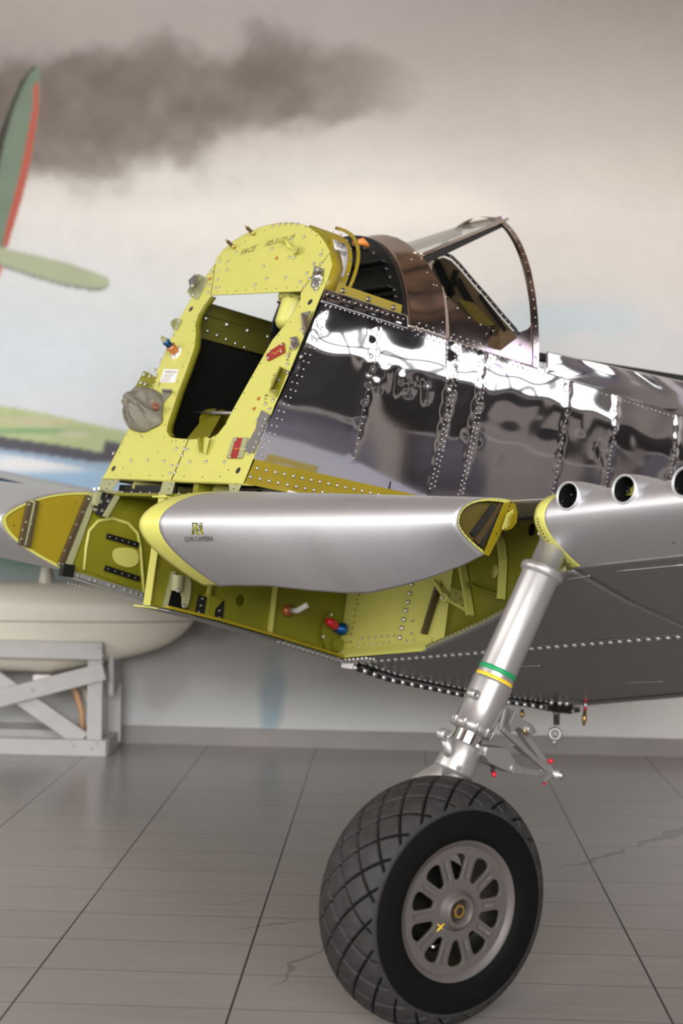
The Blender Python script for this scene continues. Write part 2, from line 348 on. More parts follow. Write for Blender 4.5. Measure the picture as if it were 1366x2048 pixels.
# smudges low on the wall
for (cx, cy, rx, ry, c, a) in ((545, 1390, 34, 90, (132,150,156), .75), (480, 1330, 90, 60, (175,172,165), .5), (330, 1360, 60, 80, (168,163,157), .5), (540, 1440, 30, 30, (150,175,188), .7), (620, 1330, 60, 50, (190,188,180), .4), (420, 1250, 120, 40, (140,132,124), .6)):
    d = np.sqrt(((PX - cx) / rx) ** 2 + ((PY - cy) / ry) ** 2) + .9 * (n2 - .5) + .5 * (n3 - .5); col = blend(col, c, a * (1 - sst(d, .4, 1.1)))
def pip(poly):
    r = np.zeros(PX.shape, bool); n = len(poly)
    for i in range(n):
        x1, y1 = poly[i]; x2, y2 = poly[(i + 1) % n]
        if y1 == y2: continue
        c = ((y1 > PY) != (y2 > PY)) & (PX < (x2 - x1) * (PY - y1) / (y2 - y1) + x1); r ^= c
    r = r.astype(float)
    for _ in range(2):
        p = np.pad(r, 1, mode='edge'); r = (p[:-2, 1:-1] + p[2:, 1:-1] + p[1:-1, :-2] + p[1:-1, 2:] + 2 * p[1:-1, 1:-1]) / 6
    return r
def paint(col, poly, c, var=.08):
    return blend(col, c, pip(poly)) * (1 + var * (n3 - .5) * pip(poly))[..., None]
fin = [(-60, 560), (-40, 420), (0, 262), (22, 205), (40, 165), (58, 140), (70, 131), (76, 134), (78, 165), (74, 230), (62, 310), (44, 390), (26, 450), (8, 500), (0, 545)]
col = paint(col, [(x + (3 if x > 60 else 0), y) for x, y in fin], (112, 126, 108), .25)
col = paint(col, [(-60, 560), (-40, 420), (0, 262), (22, 205), (40, 165), (58, 140), (70, 131), (74, 134), (60, 146), (44, 175), (28, 215), (8, 285), (-20, 420)], (62, 56, 50))
col = paint(col, [(66, 175), (78, 160), (78, 190), (74, 240), (62, 315), (44, 395), (24, 460), (14, 497), (5, 492), (20, 425), (40, 350), (56, 270), (66, 215)], (176, 86, 72), .1)
tail = [(-60, 490), (0, 495), (60, 508), (130, 525), (190, 545), (214, 555), (218, 566), (210, 575), (185, 577), (130, 568), (60, 548), (0, 528), (-60, 512)]
col = paint(col, [(x, y + 5) for x, y in tail], (120, 124, 118)); col = paint(col, tail, (166, 172, 142), .12)
col = paint(col, [(-20, 528), (6, 535), (-4, 560), (-20, 560)], (200, 120, 105))
wing = [(-80, 800), (0, 811), (90, 826), (170, 845), (250, 862), (300, 880), (300, 925), (120, 905), (0, 885), (-80, 870)]
col = paint(col, [(-80, 868), (0, 885), (120, 905), (300, 925), (300, 955), (160, 935), (60, 915), (-80, 895)], (148, 168, 186), .1)
col = paint(col, wing, (172, 182, 136), .3)
for (cx, cy, rx, ry, c, a) in ((60, 842, 110, 10, (190,180,150), .8), (60, 862, 150, 8, (130,160,118), .8), (150, 868, 40, 10, (196,190,160), .6)):
    d = np.sqrt(((PX - cx) / rx) ** 2 + ((PY - cy) / ry) ** 2); col = blend(col, c, a * (1 - sst(d, .4, 1.1)) * pip(wing))
col = paint(col, [(-80, 862), (0, 873), (120, 890), (205, 905), (210, 880), (300, 900), (300, 925), (190, 925), (60, 905), (-80, 888)], (88, 86, 92), .1)
vs = np.stack([X, np.full_like(X, RY1), Z], -1).reshape(-1, 3); ny, nx = X.shape
idx = np.arange(ny * nx).reshape(ny, nx); fs = np.stack([idx[:-1, :-1], idx[:-1, 1:], idx[1:, 1:], idx[1:, :-1]], -1).reshape(-1, 4)
me = bpy.data.meshes.new('wall_front'); me.from_pydata(vs.tolist(), [], fs.tolist())
# plain plastered margins beyond the painted field
bm = bmesh.new(); bm.from_mesh(me)
ca = bm.verts.layers.float_color.new('mural')
flat = col.reshape(-1, 3)
bm.verts.ensure_lookup_table()
for i, v_ in enumerate(bm.verts): v_[ca] = (*flat[i], 1)
def margin(x0, x1, z0, z1, c):
    q = [bm.verts.new(p) for p in ((x0, RY1, z0), (x1, RY1, z0), (x1, RY1, z1), (x0, RY1, z1))]
    for v_ in q: v_[ca] = (*srgb(c), 1)
    bm.faces.new(q)
margin(RX0, MX0, 0, RH, (190, 190, 188)); margin(MX1, RX1, 0, RH, (200, 194, 186)); margin(MX0, MX1, MZ1, RH, (160, 152, 145))
bm.to_mesh(me); bm.free(); me.update()
wm = bpy.data.materials.new('painted_mural'); wm.use_nodes = True; nt = wm.node_tree; L = nt.links.new; b = nt.nodes['Principled BSDF']
at = N('ShaderNodeAttribute', attribute_name='mural'); tc = N('ShaderNodeTexCoord')
n = N('ShaderNodeTexNoise'); n.inputs['Scale'].default_value = 9; n.inputs['Detail'].default_value = 6; L(tc.outputs['Object'], n.inputs['Vector'])
mr = N('ShaderNodeMapRange'); mr.inputs[3].default_value = .95; mr.inputs[4].default_value = 1.05; L(n.outputs['Fac'], mr.inputs[0])
mx = N('ShaderNodeMix', data_type='RGBA', blend_type='MULTIPLY'); mx.inputs[0].default_value = 1; L(at.outputs['Color'], mx.inputs[6]); L(mr.outputs[0], mx.inputs[7])
sc = N('ShaderNodeVectorMath', operation='SCALE'); sc.inputs['Scale'].default_value = .93; L(mx.outputs[2], sc.inputs[0])
L(sc.outputs[0], b.inputs['Base Color']); b.inputs['Roughness'].default_value = .8; b.inputs['Specular IOR Level'].default_value = .2
me.materials.append(wm); me.polygons.foreach_set('material_index', [0] * len(me.polygons))
ow = bpy.data.objects.new('wall_front', me); link(ow); tag(ow, kind='structure')
mb = MB(); mb.box(((RX0 + RX1) / 2, RY1 - .012, .05), (RX1 - RX0, .022, .10), M['base']); structure('baseboard_front', mb)

# ------------------------------------------------------------------ display stand with the cream tank in front of the painted wall
SY = 7.90
def sp(px, py, y=SY): p = world_hit(px, py, (0, y, 0), (0, 1, 0)); return Vector((p.x, y, max(p.z, 0)))
root = empty('display_stand', (-2.3, 8.05, 0)); ro = Vector(root.location)
def srel(mb, name, bevel=.004):
    o = mb.obj(name, root, bevel); o.location = -ro; return o
xr = -1.585; xl = -3.4; ZT = .655
for nm, y, ys in (('front', SY, 1), ('back', SY + .30, 1)):
    mb = MB(); mb.box(((xl + xr) / 2, y, .045), (xr - xl, .045, .09), M['wood']); srel(mb, 'foot_rail')
    mb = MB(); mb.box(((xl + xr) / 2 - .015, y, .58), (xr - xl - .03, .045, .095), M['wood']); srel(mb, 'top_rail')
    for x in (xr - .075, -2.75):
        mb = MB(); mb.box((x, y + .03, .33), (.085, .04, .52), M['wood']); srel(mb, 'post')
if True:
    y = SY
    for a, b_ in (((-2.70, .16), (xr - .02, .47)), ((-2.45, .56), (xr - .14, .08))):
        mb = MB(); mb.bar((a[0], y + (.0 if a[1] < .3 else .035), a[1]), (b_[0], y + (.0 if a[1] < .3 else .035), b_[1]), .095, .03, M['wood'], side=(0, 0, 1)); srel(mb, 'cross_brace')
mb = MB(); mb.box((xr - .02, SY + .17, .045), (.05, .30, .09), M['wood']); srel(mb, 'end_rail')
mb = MB(); mb.prism([(xr + .012, SY + .08, .66), (xr + .012, SY + .32, .60), (xr + .012, SY + .32, .36), (xr + .012, SY + .10, .32)], (-.03, 0, 0), M['wood']); srel(mb, 'side_board')
mb = MB(); mb.box((xr - .02, SY + .30, .2), (.08, .04, .34), M['wood']); srel(mb, 'post')
for (x, z) in ((xr - .05, .60), (xr - .03, .555), (xr - .03, .42), (-2.0, .36), (xr - .18, .055), (xr - .08, .045), (xr - .05, .075)):
    mb = MB(); mb.lathe([(0, .009), (.004, .007), (.005, 0)], (x, SY - .022, z), (0, -1, 0), M['wood'], 10); srel(mb, 'screw', 0)
tag(root, 'grey painted wooden trestle with cross braces, standing against the painted wall', 'stand')

# cream tank: long streamlined body lying along the wall
body = empty('streamlined_tank', (-2.3, 8.07, .66)); bo = Vector(body.location)
mb = MB(); rows = []
for k in range(49):
    t = k / 48.; x = -1.13 - 2.6 * t ** 1.6
    d = -1.13 - x
    top = .80 + .155 * (1 - math.exp(-d / .06)) - .01 * d; bot = .755 - .15 * (1 - math.exp(-d / .11)) - .17 * min(d / .8, 1.); wy = .01 + .155 * (1 - math.exp(-d / .20))
    if t == 0: top = bot = .80; wy = .001
    row = []
    for j in range(49):
        a = 2 * pi * j / 48; s_, c_ = sin(a), cos(a)
        z = (.745 + (top - .745) * abs(s_) ** .72) if s_ >= 0 else (.745 - (.745 - bot) * abs(s_) ** 1.1)
        row.append((x, 8.07 + wy * np.sign(c_) * abs(c_) ** .8, z if t > 0 else .79))
    rows.append(row)
mb.grid(rows, M['cream']); o = mb.obj('shell', body); o.location = -bo
mb = MB(); pts = []
for k in range(49):
    t = k / 48.; x = -1.135 - 2.6 * t ** 1.6; d = -1.13 - x; wy = .01 + .155 * (1 - math.exp(-d / .20)); pts.append((x, 8.07 - wy - .001, .742 - .01 * min(d, 1)))
mb.tube(pts, .0035, M['inkgrey'], 6); o = mb.obj('seam', body); o.location = -bo; o['label'] = 'dark moulding seam along the side'
mb = MB(); mb.lathe([(-.02, .045), (.04, .04), (.05, .034), (.085, .032), (.09, .0)], (-1.97, 8.05, .94), (0, 0, 1), M['cream'], 20); o = mb.obj('filler_neck', body); o.location = -bo
tag(body, 'cream streamlined tank with a pointed end, lying on the grey wooden trestle', 'tank')
for nm, m, pts, lab in (('hose', 'hose_o', [(-1.95, 8.0, .40), (-1.88, 8.0, .41), (-1.83, 8.02, .39), (-1.79, 8.03, .33), (-1.755, 8.03, .22), (-1.75, 8.04, .10), (-1.80, 8.05, .025)], 'orange hose hanging behind the braces of the grey trestle'),
        ('hose', 'hose_c', [(-1.88, 8.14, .40), (-1.81, 8.14, .40), (-1.775, 8.14, .35), (-1.74, 8.14, .25), (-1.72, 8.14, .14), (-1.76, 8.15, .03)], 'cream hose hanging behind the braces of the grey trestle')):
    mb = MB(); mb.tube(pts, .017, M[m], 10); o = mb.obj(nm); tag(o, lab, 'hose')
mb = MB(); mb.box((-1.98, 8.03, .40), (.10, .05, .05), M['paper']); o = mb.obj('junction_box', None, .006); tag(o, 'small white box under the cream tank, above the trestle braces', 'box')
# ------------------------------------------------------------------ the aircraft: local axes x = outboard to port, y = aft, z = up
AH, AP = radians(40), radians(8.5)
def cf(v): return RZ @ Vector(v)
vO = cf((sin(AH), -cos(AH), 0)); vA = cf((cos(AH) * cos(AP), sin(AH) * cos(AP), -sin(AP))); vU = vO.cross(vA)
ORG = CAM + (lambda d: d / d.dot(c_fwd) )(ray(344, 958)) * 5.5
ML = Matrix((vO, vA, vU)).transposed().to_4x4(); ML.translation = ORG; MLi = ML.inverted()
plane_root = empty('fighter_aircraft')
plane_root.matrix_world = ML
tag(plane_root, 'partly stripped silver fighter aircraft with polished fuselage and bare yellow-green firewall', 'aircraft')
CL = MLi @ CAM
def lray(px, py): return (MLi.to_3x3() @ ray(px, py))
def hit(px, py, P, n):
    d = lray(px, py); P = Vector(P); n = Vector(n); return CL + d * ((P - CL).dot(n) / d.dot(n))
def HO(px, py, o): return hit(px, py, (o, 0, 0), (1, 0, 0))
def HA(px, py, a): return hit(px, py, (0, a, 0), (0, 1, 0))
def HU(px, py, u): return hit(px, py, (0, 0, u), (0, 0, 1))
FT = radians(18.7); fW = Vector((0, sin(FT), cos(FT))); fN = Vector((0, -cos(FT), sin(FT)))
TF = basis((0, 0, 0), (1, 0, 0), fW)
def FW(px, py): p = hit(px, py, (0, 0, 0), fN); return (p.x, p.dot(fW))
def FP(px, py, off=0.): return hit(px, py, fN * off, fN)

# small repeated pieces share one mesh each
def bolt_mesh(name, r, h, m, hexa=True):
    mb = MB()
    if hexa:
        mb.lathe([(0, r * 1.15), (h * .25, r * 1.15)], (0, 0, 0), (0, 0, 1), m, 12, False)
        mb.lathe([(h * .25, r), (h * .9, r), (h, r * .8), (h, 0)], (0, 0, 0), (0, 0, 1), m, 6, False)
    else: mb.lathe([(0, r), (h * .5, r * .9), (h * .85, r * .55), (h, 0)], (0, 0, 0), (0, 0, 1), m, 10)
    return mb.mesh(name)
BM = {'bolt': bolt_mesh('bolt', .0072, .006, M['bolt']), 'smallbolt': bolt_mesh('bolt', .005, .005, M['bolt']), 'orangebolt': bolt_mesh('bolt', .0065, .006, M['copper']),
      'rivet': bolt_mesh('rivet', .0045, .0022, M['steel'], False), 'bigrivet': bolt_mesh('rivet', .007, .004, M['bolt'], False), 'dome': bolt_mesh('bolt', .0105, .011, M['bolt'], False),
      'nut': bolt_mesh('nut', .008, .008, M['bolt']), 'oliverivet': bolt_mesh('rivet', .0042, .0022, M['olive'], False), 'hole': bolt_mesh('hole', .0032, .0006, M['hole'], False), 'bigrim': bolt_mesh('hole', .013, .001, M['hole'], False)}
COUNT = {}
def stick(kind, name, parent, items, label=None):
    """items: (point, normal). The first hundred are parts of their own, the remainder one object"""
    me = BM[kind]; rest = []
    key = (parent.name, name)
    for p, n in items:
        p = Vector(p); q = Vector(n).to_track_quat('Z', 'Y')
        c = COUNT.get(key, 0)
        if c < 96:
            COUNT[key] = c + 1
            o = bpy.data.objects.new(name, me); scn.collection.objects.link(o); o.parent = parent; o.location = p; o.rotation_mode = 'QUATERNION'; o.rotation_quaternion = q
            if label: o['label'] = label
        else: rest.append((p, q))
    if rest:
        vs = [v.co.copy() for v in me.vertices]; fs = [tuple(f.vertices) for f in me.polygons]; mb = MB(); sm = me.polygons[0].use_smooth
        for p, q in rest:
            R = q.to_matrix(); mb.add([R @ v + p for v in vs], fs, me.materials[0], True)
        o = mb.obj(name, parent); tag(o, kind='stuff')
def fbolts(kind, pix, parent, name='bolt', off=.0, label=None): stick(kind, name, parent, [(FP(x, y, off + .0002), fN) for x, y in pix], label)

# ---- firewall: four panels joined by seams around the big opening
TH = .004
hub = MB(); hub.box((0, .004, -.0015), (.30, .004, .003), M['primer']) 
arcR = [(652, 489), (645, 478), (635, 467), (620, 456), (603, 449), (585, 445.5), (570, 445.5), (552, 447), (530, 452), (508, 460), (485, 471), (465, 484), (448, 499), (434, 515), (430, 528)]
top_panel = [(660, 505)] + arcR + [(423, 590), (480, 588), (560, 584), (601, 582)]
port_panel = [(660, 506), (664, 530), (655, 556), (646, 578), (628, 622), (605, 676), (577, 745), (549, 808), (525, 868), (500, 930), (485, 967), (344, 960), (378, 879), (420, 877), (436, 868), (450, 850), (470, 812), (505, 750), (545, 680), (570, 650), (590, 620), (601, 600), (602, 583)]
star_panel = [(430, 529), (412, 553), (395, 577), (381, 600), (368, 622), (356, 643), (343, 675), (318, 735), (283, 805), (258, 856), (237, 898), (205, 957), (341, 960), (376, 879), (345, 876), (337, 871), (333, 862), (334, 850), (342, 825), (355, 785), (374, 735), (388, 695), (391, 670), (390, 650), (395, 630), (407, 610), (421, 592)]
firewall = plate('firewall', [FW(*p) for p in top_panel], [], TH, M['primer'], TF, plane_root)
firewall['label'] = 'yellow-green firewall bulkhead with a large opening'
pp = plate('port_panel', [FW(*p) for p in port_panel], [], TH, M['primer'], TF, firewall)
ppx = plate('starboard_panel', [FW(*p) for p in star_panel], [], TH, M['primer'], TF, firewall)
# seam gaps: dark joint strips set just behind
for a, b_ in (((343, 959), (377, 878)), ((430, 529), (422, 591)), ((660, 505), (602, 583))):
    mb = MB(); mb.bar(FP(*a, .0004), FP(*b_, .0004), .0034, .0008, M['deepolive'], side=fN.cross(FP(*b_) - FP(*a))); mb.obj('seam', firewall)
# rolled flange behind the outer rim
def flange(pix, depth, name, m, parent, off=-.004):
    rows = []
    P = [FP(*p, off) for p in pix]
    rows = [[p for p in P], [p + Vector((0, depth, 0)) for p in P]]
    mb = MB(); mb.grid(rows, m); return mb.obj(name, parent, solid=.003)
outer_arc = [(646, 578), (655, 556), (664, 530), (660, 506)] + arcR + [(412, 553), (395, 577), (381, 600), (368, 622), (356, 643), (318, 735), (258, 856), (206, 956)]
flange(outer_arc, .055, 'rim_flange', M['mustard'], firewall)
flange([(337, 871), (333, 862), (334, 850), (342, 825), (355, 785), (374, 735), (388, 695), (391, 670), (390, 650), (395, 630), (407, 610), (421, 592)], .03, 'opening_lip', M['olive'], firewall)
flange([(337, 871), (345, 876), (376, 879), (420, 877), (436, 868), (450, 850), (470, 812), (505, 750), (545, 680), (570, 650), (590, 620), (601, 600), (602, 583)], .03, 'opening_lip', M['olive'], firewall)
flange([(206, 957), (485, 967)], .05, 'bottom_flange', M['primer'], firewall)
# bolts (photo positions on the firewall plane)
fbolts('bolt', [(547, 453), (560, 450), (572, 448.5), (584, 449), (596, 449.5), (545, 498), (609, 475), (440, 524), (425, 545), (438, 543), (436, 560), (420, 571), (417, 586), (431, 577), (439, 576), (455, 540), (473, 505), (528, 534), (534, 558), (511, 571), (572, 556), (580, 515), (590, 516), (643, 510), (629, 528), (643, 528), (615, 547), (602, 565), (620, 558), (610, 573), (585, 478)], firewall)
fbolts('bolt', [(604, 660), (583, 693), (577, 711), (576, 729), (603, 714), (547, 801), (532, 809), (540, 819), (498, 908), (450, 925), (413, 924), (380, 924), (370, 898), (376, 900), (365, 911), (351, 946), (345, 932), (356, 931), (341, 947), (576, 746)], firewall)
fbolts('bolt', [(347, 672), (322, 721), (311, 740), (354, 898), (329, 923), (296, 922), (263, 922), (228, 907), (314, 751)], firewall)
fbolts('orangebolt', [(421, 558), (554, 517), (518, 798), (509, 818)], firewall, label='orange bolt head')
fbolts('hole', [(499, 520), (529, 461), (490, 483), (440, 515), (611, 454), (623, 461), (633, 471), (641, 484), (645, 500), (435, 584), (454, 583), (473, 582), (492, 580), (511, 579), (532, 578), (552, 577), (573, 576), (594, 574), (388, 643), (386, 662), (385, 686), (377, 704), (366, 733), (356, 763), (350, 790), (340, 818), (330, 849), (329, 875), (604, 583), (599, 614), (581, 644), (557, 670), (521, 727), (505, 754), (488, 786), (470, 817), (452, 848), (431, 872), (255, 870), (245, 887), (239, 905), (246, 936), (231, 951), (260, 950), (300, 951), (325, 952), (368, 953), (405, 954), (440, 953), (457, 940), (344, 882), (352, 881), (368, 883), (316, 905)], firewall, name='hole')
fbolts('bigrim', [(620, 604), (476, 941), (382, 618), (227, 937)], firewall, name='fastener', off=.0002)
# stencils
def ftext(s, px, py, px2, py2, size, m='ink', parent=None, shear=.35, off=.0005, **k):
    a, b_ = FP(px, py, off), FP(px2, py2, off); return text('stencil', s, size, basis(a, b_ - a, fN.cross(b_ - a)), M[m], parent or firewall, shear, **k)
ftext('FACE', 479, 511, 506, 502, .040, space=1.15, stretch=.9)
ftext('102-31101-10', 527, 494, 592, 478, .040, space=1.0, stretch=.82)
ftext('(A)', 450, 529, 460, 521, .022, 'inkgrey')
ftext('FACE', 578, 722, 585, 696, .026); ftext('-19', 531, 806, 546, 762, .028); ftext('102-31', 545, 770, 552, 745, .020)
ftext('FACE 01', 303, 790, 318, 745, .030); ftext('102-', 318, 776, 345, 700, .024)
# square placard
P0 = FP(318, 765, .001); TP = basis(P0, FP(349, 767, .001) - P0, fW)
mb = MB(); q = [FP(319, 765, .0008), FP(349.5, 765.5, .0008), FP(358, 739, .0008), FP(328, 738, .0008)]; mb.prism(q, fN * .0006, M['paper']); placard = mb.obj('placard', firewall)
placard['label'] = 'white printed instruction placard'
text('print', 'GROUND TEST DATA', .0095, basis(FP(329, 744.5, .0016), FP(357, 745.5) - FP(329, 744.5), fN.cross(FP(357, 745.5) - FP(329, 744.5))), M['ink'], firewall, .2)
for k in range(5):
    x0, y0 = 328 - 1.7 * k, 748.5 + 3.6 * k
    text('print', ('ALL PLUGS MUST BE REMOVED', 'BEFORE RUNNING THE PUMP', 'CHECK LINES FOR LEAKS', 'AND TIGHTEN ALL CLAMPS', 'BEFORE CLOSING COVER')[k], .0058, basis(FP(x0, y0, .0016), FP(x0 + 28, y0 + 1) - FP(x0, y0), fN.cross(FP(x0 + 28, y0 + 1) - FP(x0, y0))), M['inkgrey'], firewall)
# two pin studs on the arch
for (x, y, x2, y2) in ((509, 470, 494, 459), (470, 497, 454, 488)):
    a = FP(x, y); b_ = a + fN * .055 + Vector((0, 0, .006)); mb = MB(); d = b_ - a
    mb.tube([a, a + d * .35], .0065, M['brass'], 10); mb.tube([a + d * .35, a + d * .8], .0078, M['bronze'], 6, smooth=False); mb.tube([a + d * .8, b_], .004, M['brass'], 8); mb.obj('pin_stud', firewall)
# folded clip in the upper centre
mb = MB(); a, b_, c, d = FP(568, 489), FP(582, 489), FP(590, 503), FP(584, 514)
n_ = fN * .035
mb.prism([a, b_, b_ + n_, a + n_], fW * -.004, M['primer']); mb.prism([b_ + n_, b_ + n_ + Vector((.02, 0, -.03)), c + n_ * .2, b_], Vector((.004, 0, 0)), M['primer']); mb.prism([FP(578, 503, .001), FP(592, 500, .001), FP(593, 514, .001), FP(585, 519, .001)], fN * .004, M['primer'])
mb.prism([FP(580, 489, .002), FP(592, 491, .03), FP(593, 503, .03), FP(586, 512, .004)], Vector((.004, 0, 0)), M['primer']); mb.obj('clip', firewall)
# riveted brackets round the rim
def bracket(name, base, tip, m, holes=1, parent=firewall, lift=.03):
    """an angle: one flange flat on the firewall (base quad), the other standing off it (tip quad at its own lift)"""
    mb = MB(); B = [FP(*p, .002) for p in base]; mb.prism(B, fN * .003, m)
    T_ = [FP(*tip[0], .004), FP(*tip[1], .004)] + [FP(*p, lift) for p in tip[2:]]
    mb.prism(T_, Vector((-.003, 0, 0)) if len(T_) < 9 else fN * .003, m); o = mb.obj(name, parent, .0012); return o
br = bracket('bracket', [(404, 551), (418, 558), (396, 600), (380, 593)], [(404, 551), (382, 592), (374, 583), (384, 566), (387, 556), (396, 548)], M['palegreen']); br['label'] = 'grey-green bracket on the upper left rim'
stick('nut', 'nut', br, [(FP(397, 572, .006), fN), (FP(388, 590, .006), fN)])
mb = MB(); mb.prism([FP(378, 562, .035), FP(392, 549, .035), FP(396, 556, .035), FP(384, 585, .035)], fN * .006, M['darkbolt']); mb.obj('pad', br, .002); stick('nut', 'nut', br, [(FP(386, 572, .043), fN)])
b1 = bracket('bracket', [(353, 636), (365, 641), (354, 662), (345, 658)], [(353, 636), (347, 660), (341, 647), (343, 641)], M['palegreen']); stick('smallbolt', 'bolt', b1, [(FP(359, 643, .006), fN), (FP(354, 655, .006), fN)])
b2 = bracket('bracket', [(303, 748), (311, 757), (297, 783), (290, 780)], [(305, 751), (292, 783), (266, 783), (288, 742), (298, 745)], M['olive'], lift=.012); stick('nut', 'nut', b2, [(FP(284, 766, .016), fN), (FP(301, 753, .006), fN), (FP(290, 750, .016), fN), (FP(292, 769, .012), fN)]); b2['label'] = 'olive bracket above the cap'
b3 = bracket('bracket', [(619, 640), (628, 622), (609, 672), (605, 668)], [(611, 664), (618, 632), (603, 626)], M['steel']); b3['label'] = 'bare metal triangular tab on the right rim'
mb = MB(); mb.prism([FP(602, 627, .008), FP(622, 622, .008), FP(606, 662, .008)], fN * .003, M['steel']); mb.obj('tab', b3, .001)
mb = MB(); mb.prism([FP(580, 676, .008), FP(594, 673, .008), FP(600, 690, .004), FP(586, 701, .008)], fN * .003, M['steel']); b4 = mb.obj('tab', firewall, .001); stick('smallbolt', 'bolt', b4, [(FP(584, 680, .012), fN), (FP(586, 697, .012), fN)])
# hinge block by the upper right seam
mb = MB(); mb.prism([FP(630, 531, .002), FP(649, 539, .002), FP(646, 562, .002), FP(632, 585, .002), FP(622, 572, .002)], fN * .004, M['steel']); lt = mb.obj('latch_plate', firewall, .001)
mb = MB(); c = FP(637, 553, .006); mb.lathe([(0, .022), (.008, .022), (.016, .012), (.018, 0)], c, fN, M['steel'], 20); mb.lathe([(.016, .009), (.024, .009), (.026, 0)], c, fN, M['darkbolt'], 6, False); mb.obj('latch', lt)
stick('nut', 'nut', lt, [(FP(637, 540, .006), fN), (FP(629, 571, .006), fN), (FP(634, 577, .006), fN), (FP(642, 565, .006), fN)])
# olive channel bracket and the long bare angle on the port side
b5 = bracket('bracket', [(560, 733), (575, 741), (555, 793), (540, 779)], [(560, 733), (542, 778), (545, 775), (562, 735)], M['olive']); b5['label'] = 'olive channel bracket on the right side'
mb = MB(); mb.prism([FP(540, 780, .0), FP(555, 792, .0), FP(548, 794, .02), FP(536, 783, .015)], fW * .003, M['primer']); mb.obj('bracket_foot', b5)
stick('nut', 'nut', b5, [(FP(558, 760, .006), fN)]); stick('smallbolt', 'bolt', b5, [(FP(567, 743, .006), fN), (FP(550, 781, .006), fN)])
mb = MB(); ang = [(524, 820), (541, 830), (528, 868), (508, 907), (484, 900), (500, 880), (512, 858), (516, 838)]
mb.prism([FP(x, y, .006) for x, y in ang], fN * .003, M['steel']); mb.prism([FP(541, 830, .009), FP(508, 907, .009), FP(506, 906, .030), FP(538, 829, .030)], Vector((.003, 0, 0)), M['steel']); b6 = mb.obj('angle_bracket', firewall, .001); b6['label'] = 'long bare metal angle bracket with an offset flange'
stick('smallbolt', 'bolt', b6, [(FP(x, y, .010), fN) for x, y in ((532, 838), (526, 852), (520, 868), (514, 884), (509, 895), (515, 840), (490, 898))])
# two red plates
for k, (quad, bolts, lab) in enumerate((([(544, 702), (569, 686), (571, 705), (537, 723), (534, 712)], [(540, 704), (564, 690), (537, 716), (563, 703)], 'dark red riveted plate below the pale tab'), ([(474, 877), (492, 877), (481, 917), (459, 917)], [(473, 880), (491, 880), (461, 914), (478, 914)], 'bright red plate on silver strips near the lower right corner'))):
    mb = MB(); mb.prism([FP(x, y, .003) for x, y in quad], fN * .007, M['red']); o = mb.obj('plate', firewall, .0012); o['label'] = lab
    stick('smallbolt', 'bolt', o, [(FP(x, y, .0105), fN) for x, y in bolts])
    if k == 1:
        mb = MB(); mb.prism([FP(470, 877, .002), FP(475, 877, .002), FP(463, 917, .002), (FP(456, 917, .002))], fN * .009, M['palegreen']); mb.prism([FP(489, 877, .002), FP(499, 877, .002), FP(486, 917, .002), (FP(479, 917, .002))], fN * .009, M['palegreen']); mb.obj('edge_strip', o)
        cx = [(467, 899), (471, 896), (474, 899), (478, 896), (482, 899), (486, 896)]
    else: cx = [(543, 708), (547, 704), (549, 709), (555, 703), (560, 699), (563, 697)]
    mb = MB(); mb.tube([FP(x, y, .0108) for x, y in cx], .0009, M['yellow_tape'], 6); mb.obj('lettering', o)
# fuel fitting: round flange, orange nut, blue sleeve, pale green cap
F0 = FP(353, 706); fd = (FP(330, 690, .085) - F0).normalized(); fd = (fN * .9 + Vector((-.05, 0, .25))).normalized()
mb = MB(); mb.lathe([(0, .030), (.005, .030), (.006, .02), (.006, 0)], F0, fN, M['paper'], 24); fit = mb.obj('pipe_fitting', firewall); fit['label'] = 'pipe fitting with orange nut, blue sleeve and green cap'
mb = MB(); mb.lathe([(.004, .019), (.034, .019), (.038, .016)], F0, fd, M['copper'], 6, False); mb.lathe([(.034, .022), (.039, .022), (.041, .012), (.041, 0)], F0, fd, M['copper'], 20); mb.obj('nut', fit)
mb = MB(); mb.lathe([(.038, .0145), (.058, .0145), (.058, .0165), (.068, .0165), (.070, .013), (.070, 0)], F0, fd, M['blue'], 20); mb.obj('sleeve', fit)
mb = MB(); mb.lathe([(.069, .013), (.080, .012), (.084, .008), (.094, .008), (.096, .0)], F0, fd, M['palegreen'], 6, False); mb.obj('fitting_cap', fit)
stick('smallbolt', 'bolt', fit, [(F0 + fN * .005 + (Vector((1, 0, 0)) * cos(t) + fW * sin(t)) * .025, fN) for t in (0, 1.05, 2.1, 3.14, 4.19, 5.24)])
# hook the cap hangs on
mb = MB(); mb.prism([FP(325, 778, .002), FP(344, 779, .002), FP(344, 786, .002), FP(326, 808, .002)], fN * .004, M['cloth']); mb.prism([FP(325, 779, .004), FP(343, 781, .004), FP(343, 781, .03), FP(325, 779, .03)], fW * -.003, M['steel']); mb.obj('hook_bracket', firewall, .001)
# slim double lug on the lower seam and channel beam leaning through the opening
mb = MB()
mb.prism([FP(396, 877, .022), FP(401, 874, .022), FP(407, 877, .006), FP(407, 906, .006), FP(399, 903, .016)], fN * .003, M['olive'])
mb.prism([FP(407, 877, .006), FP(413, 874, .022), FP(419, 877, .022), (FP(412, 909, .010)), FP(407, 906, .006)], fN * .003, M['primer'])
mb.obj('double_lug', firewall, .001)
def beam_pt(px, py, back): return hit(px, py, Vector((0, back, 0)), fN)
A0, A1, B0, B1 = FP(372, 879, -.005), FP(414, 879, -.005), beam_pt(420, 820, .22), beam_pt(447, 820, .22)
mb = MB(); mb.prism([A0, A1, B1, B0], Vector((0, 0, -.004)), M['olive']); mb.prism([A1, B1, B1 + Vector((0, .0, -.07)), A1 + Vector((0, .05, -.06))], Vector((.004, 0, 0)), M['mustard'])
ch = mb.obj('channel_beam', plane_root, .001); ch['label'] = 'yellow channel beam leaning back through the firewall opening'
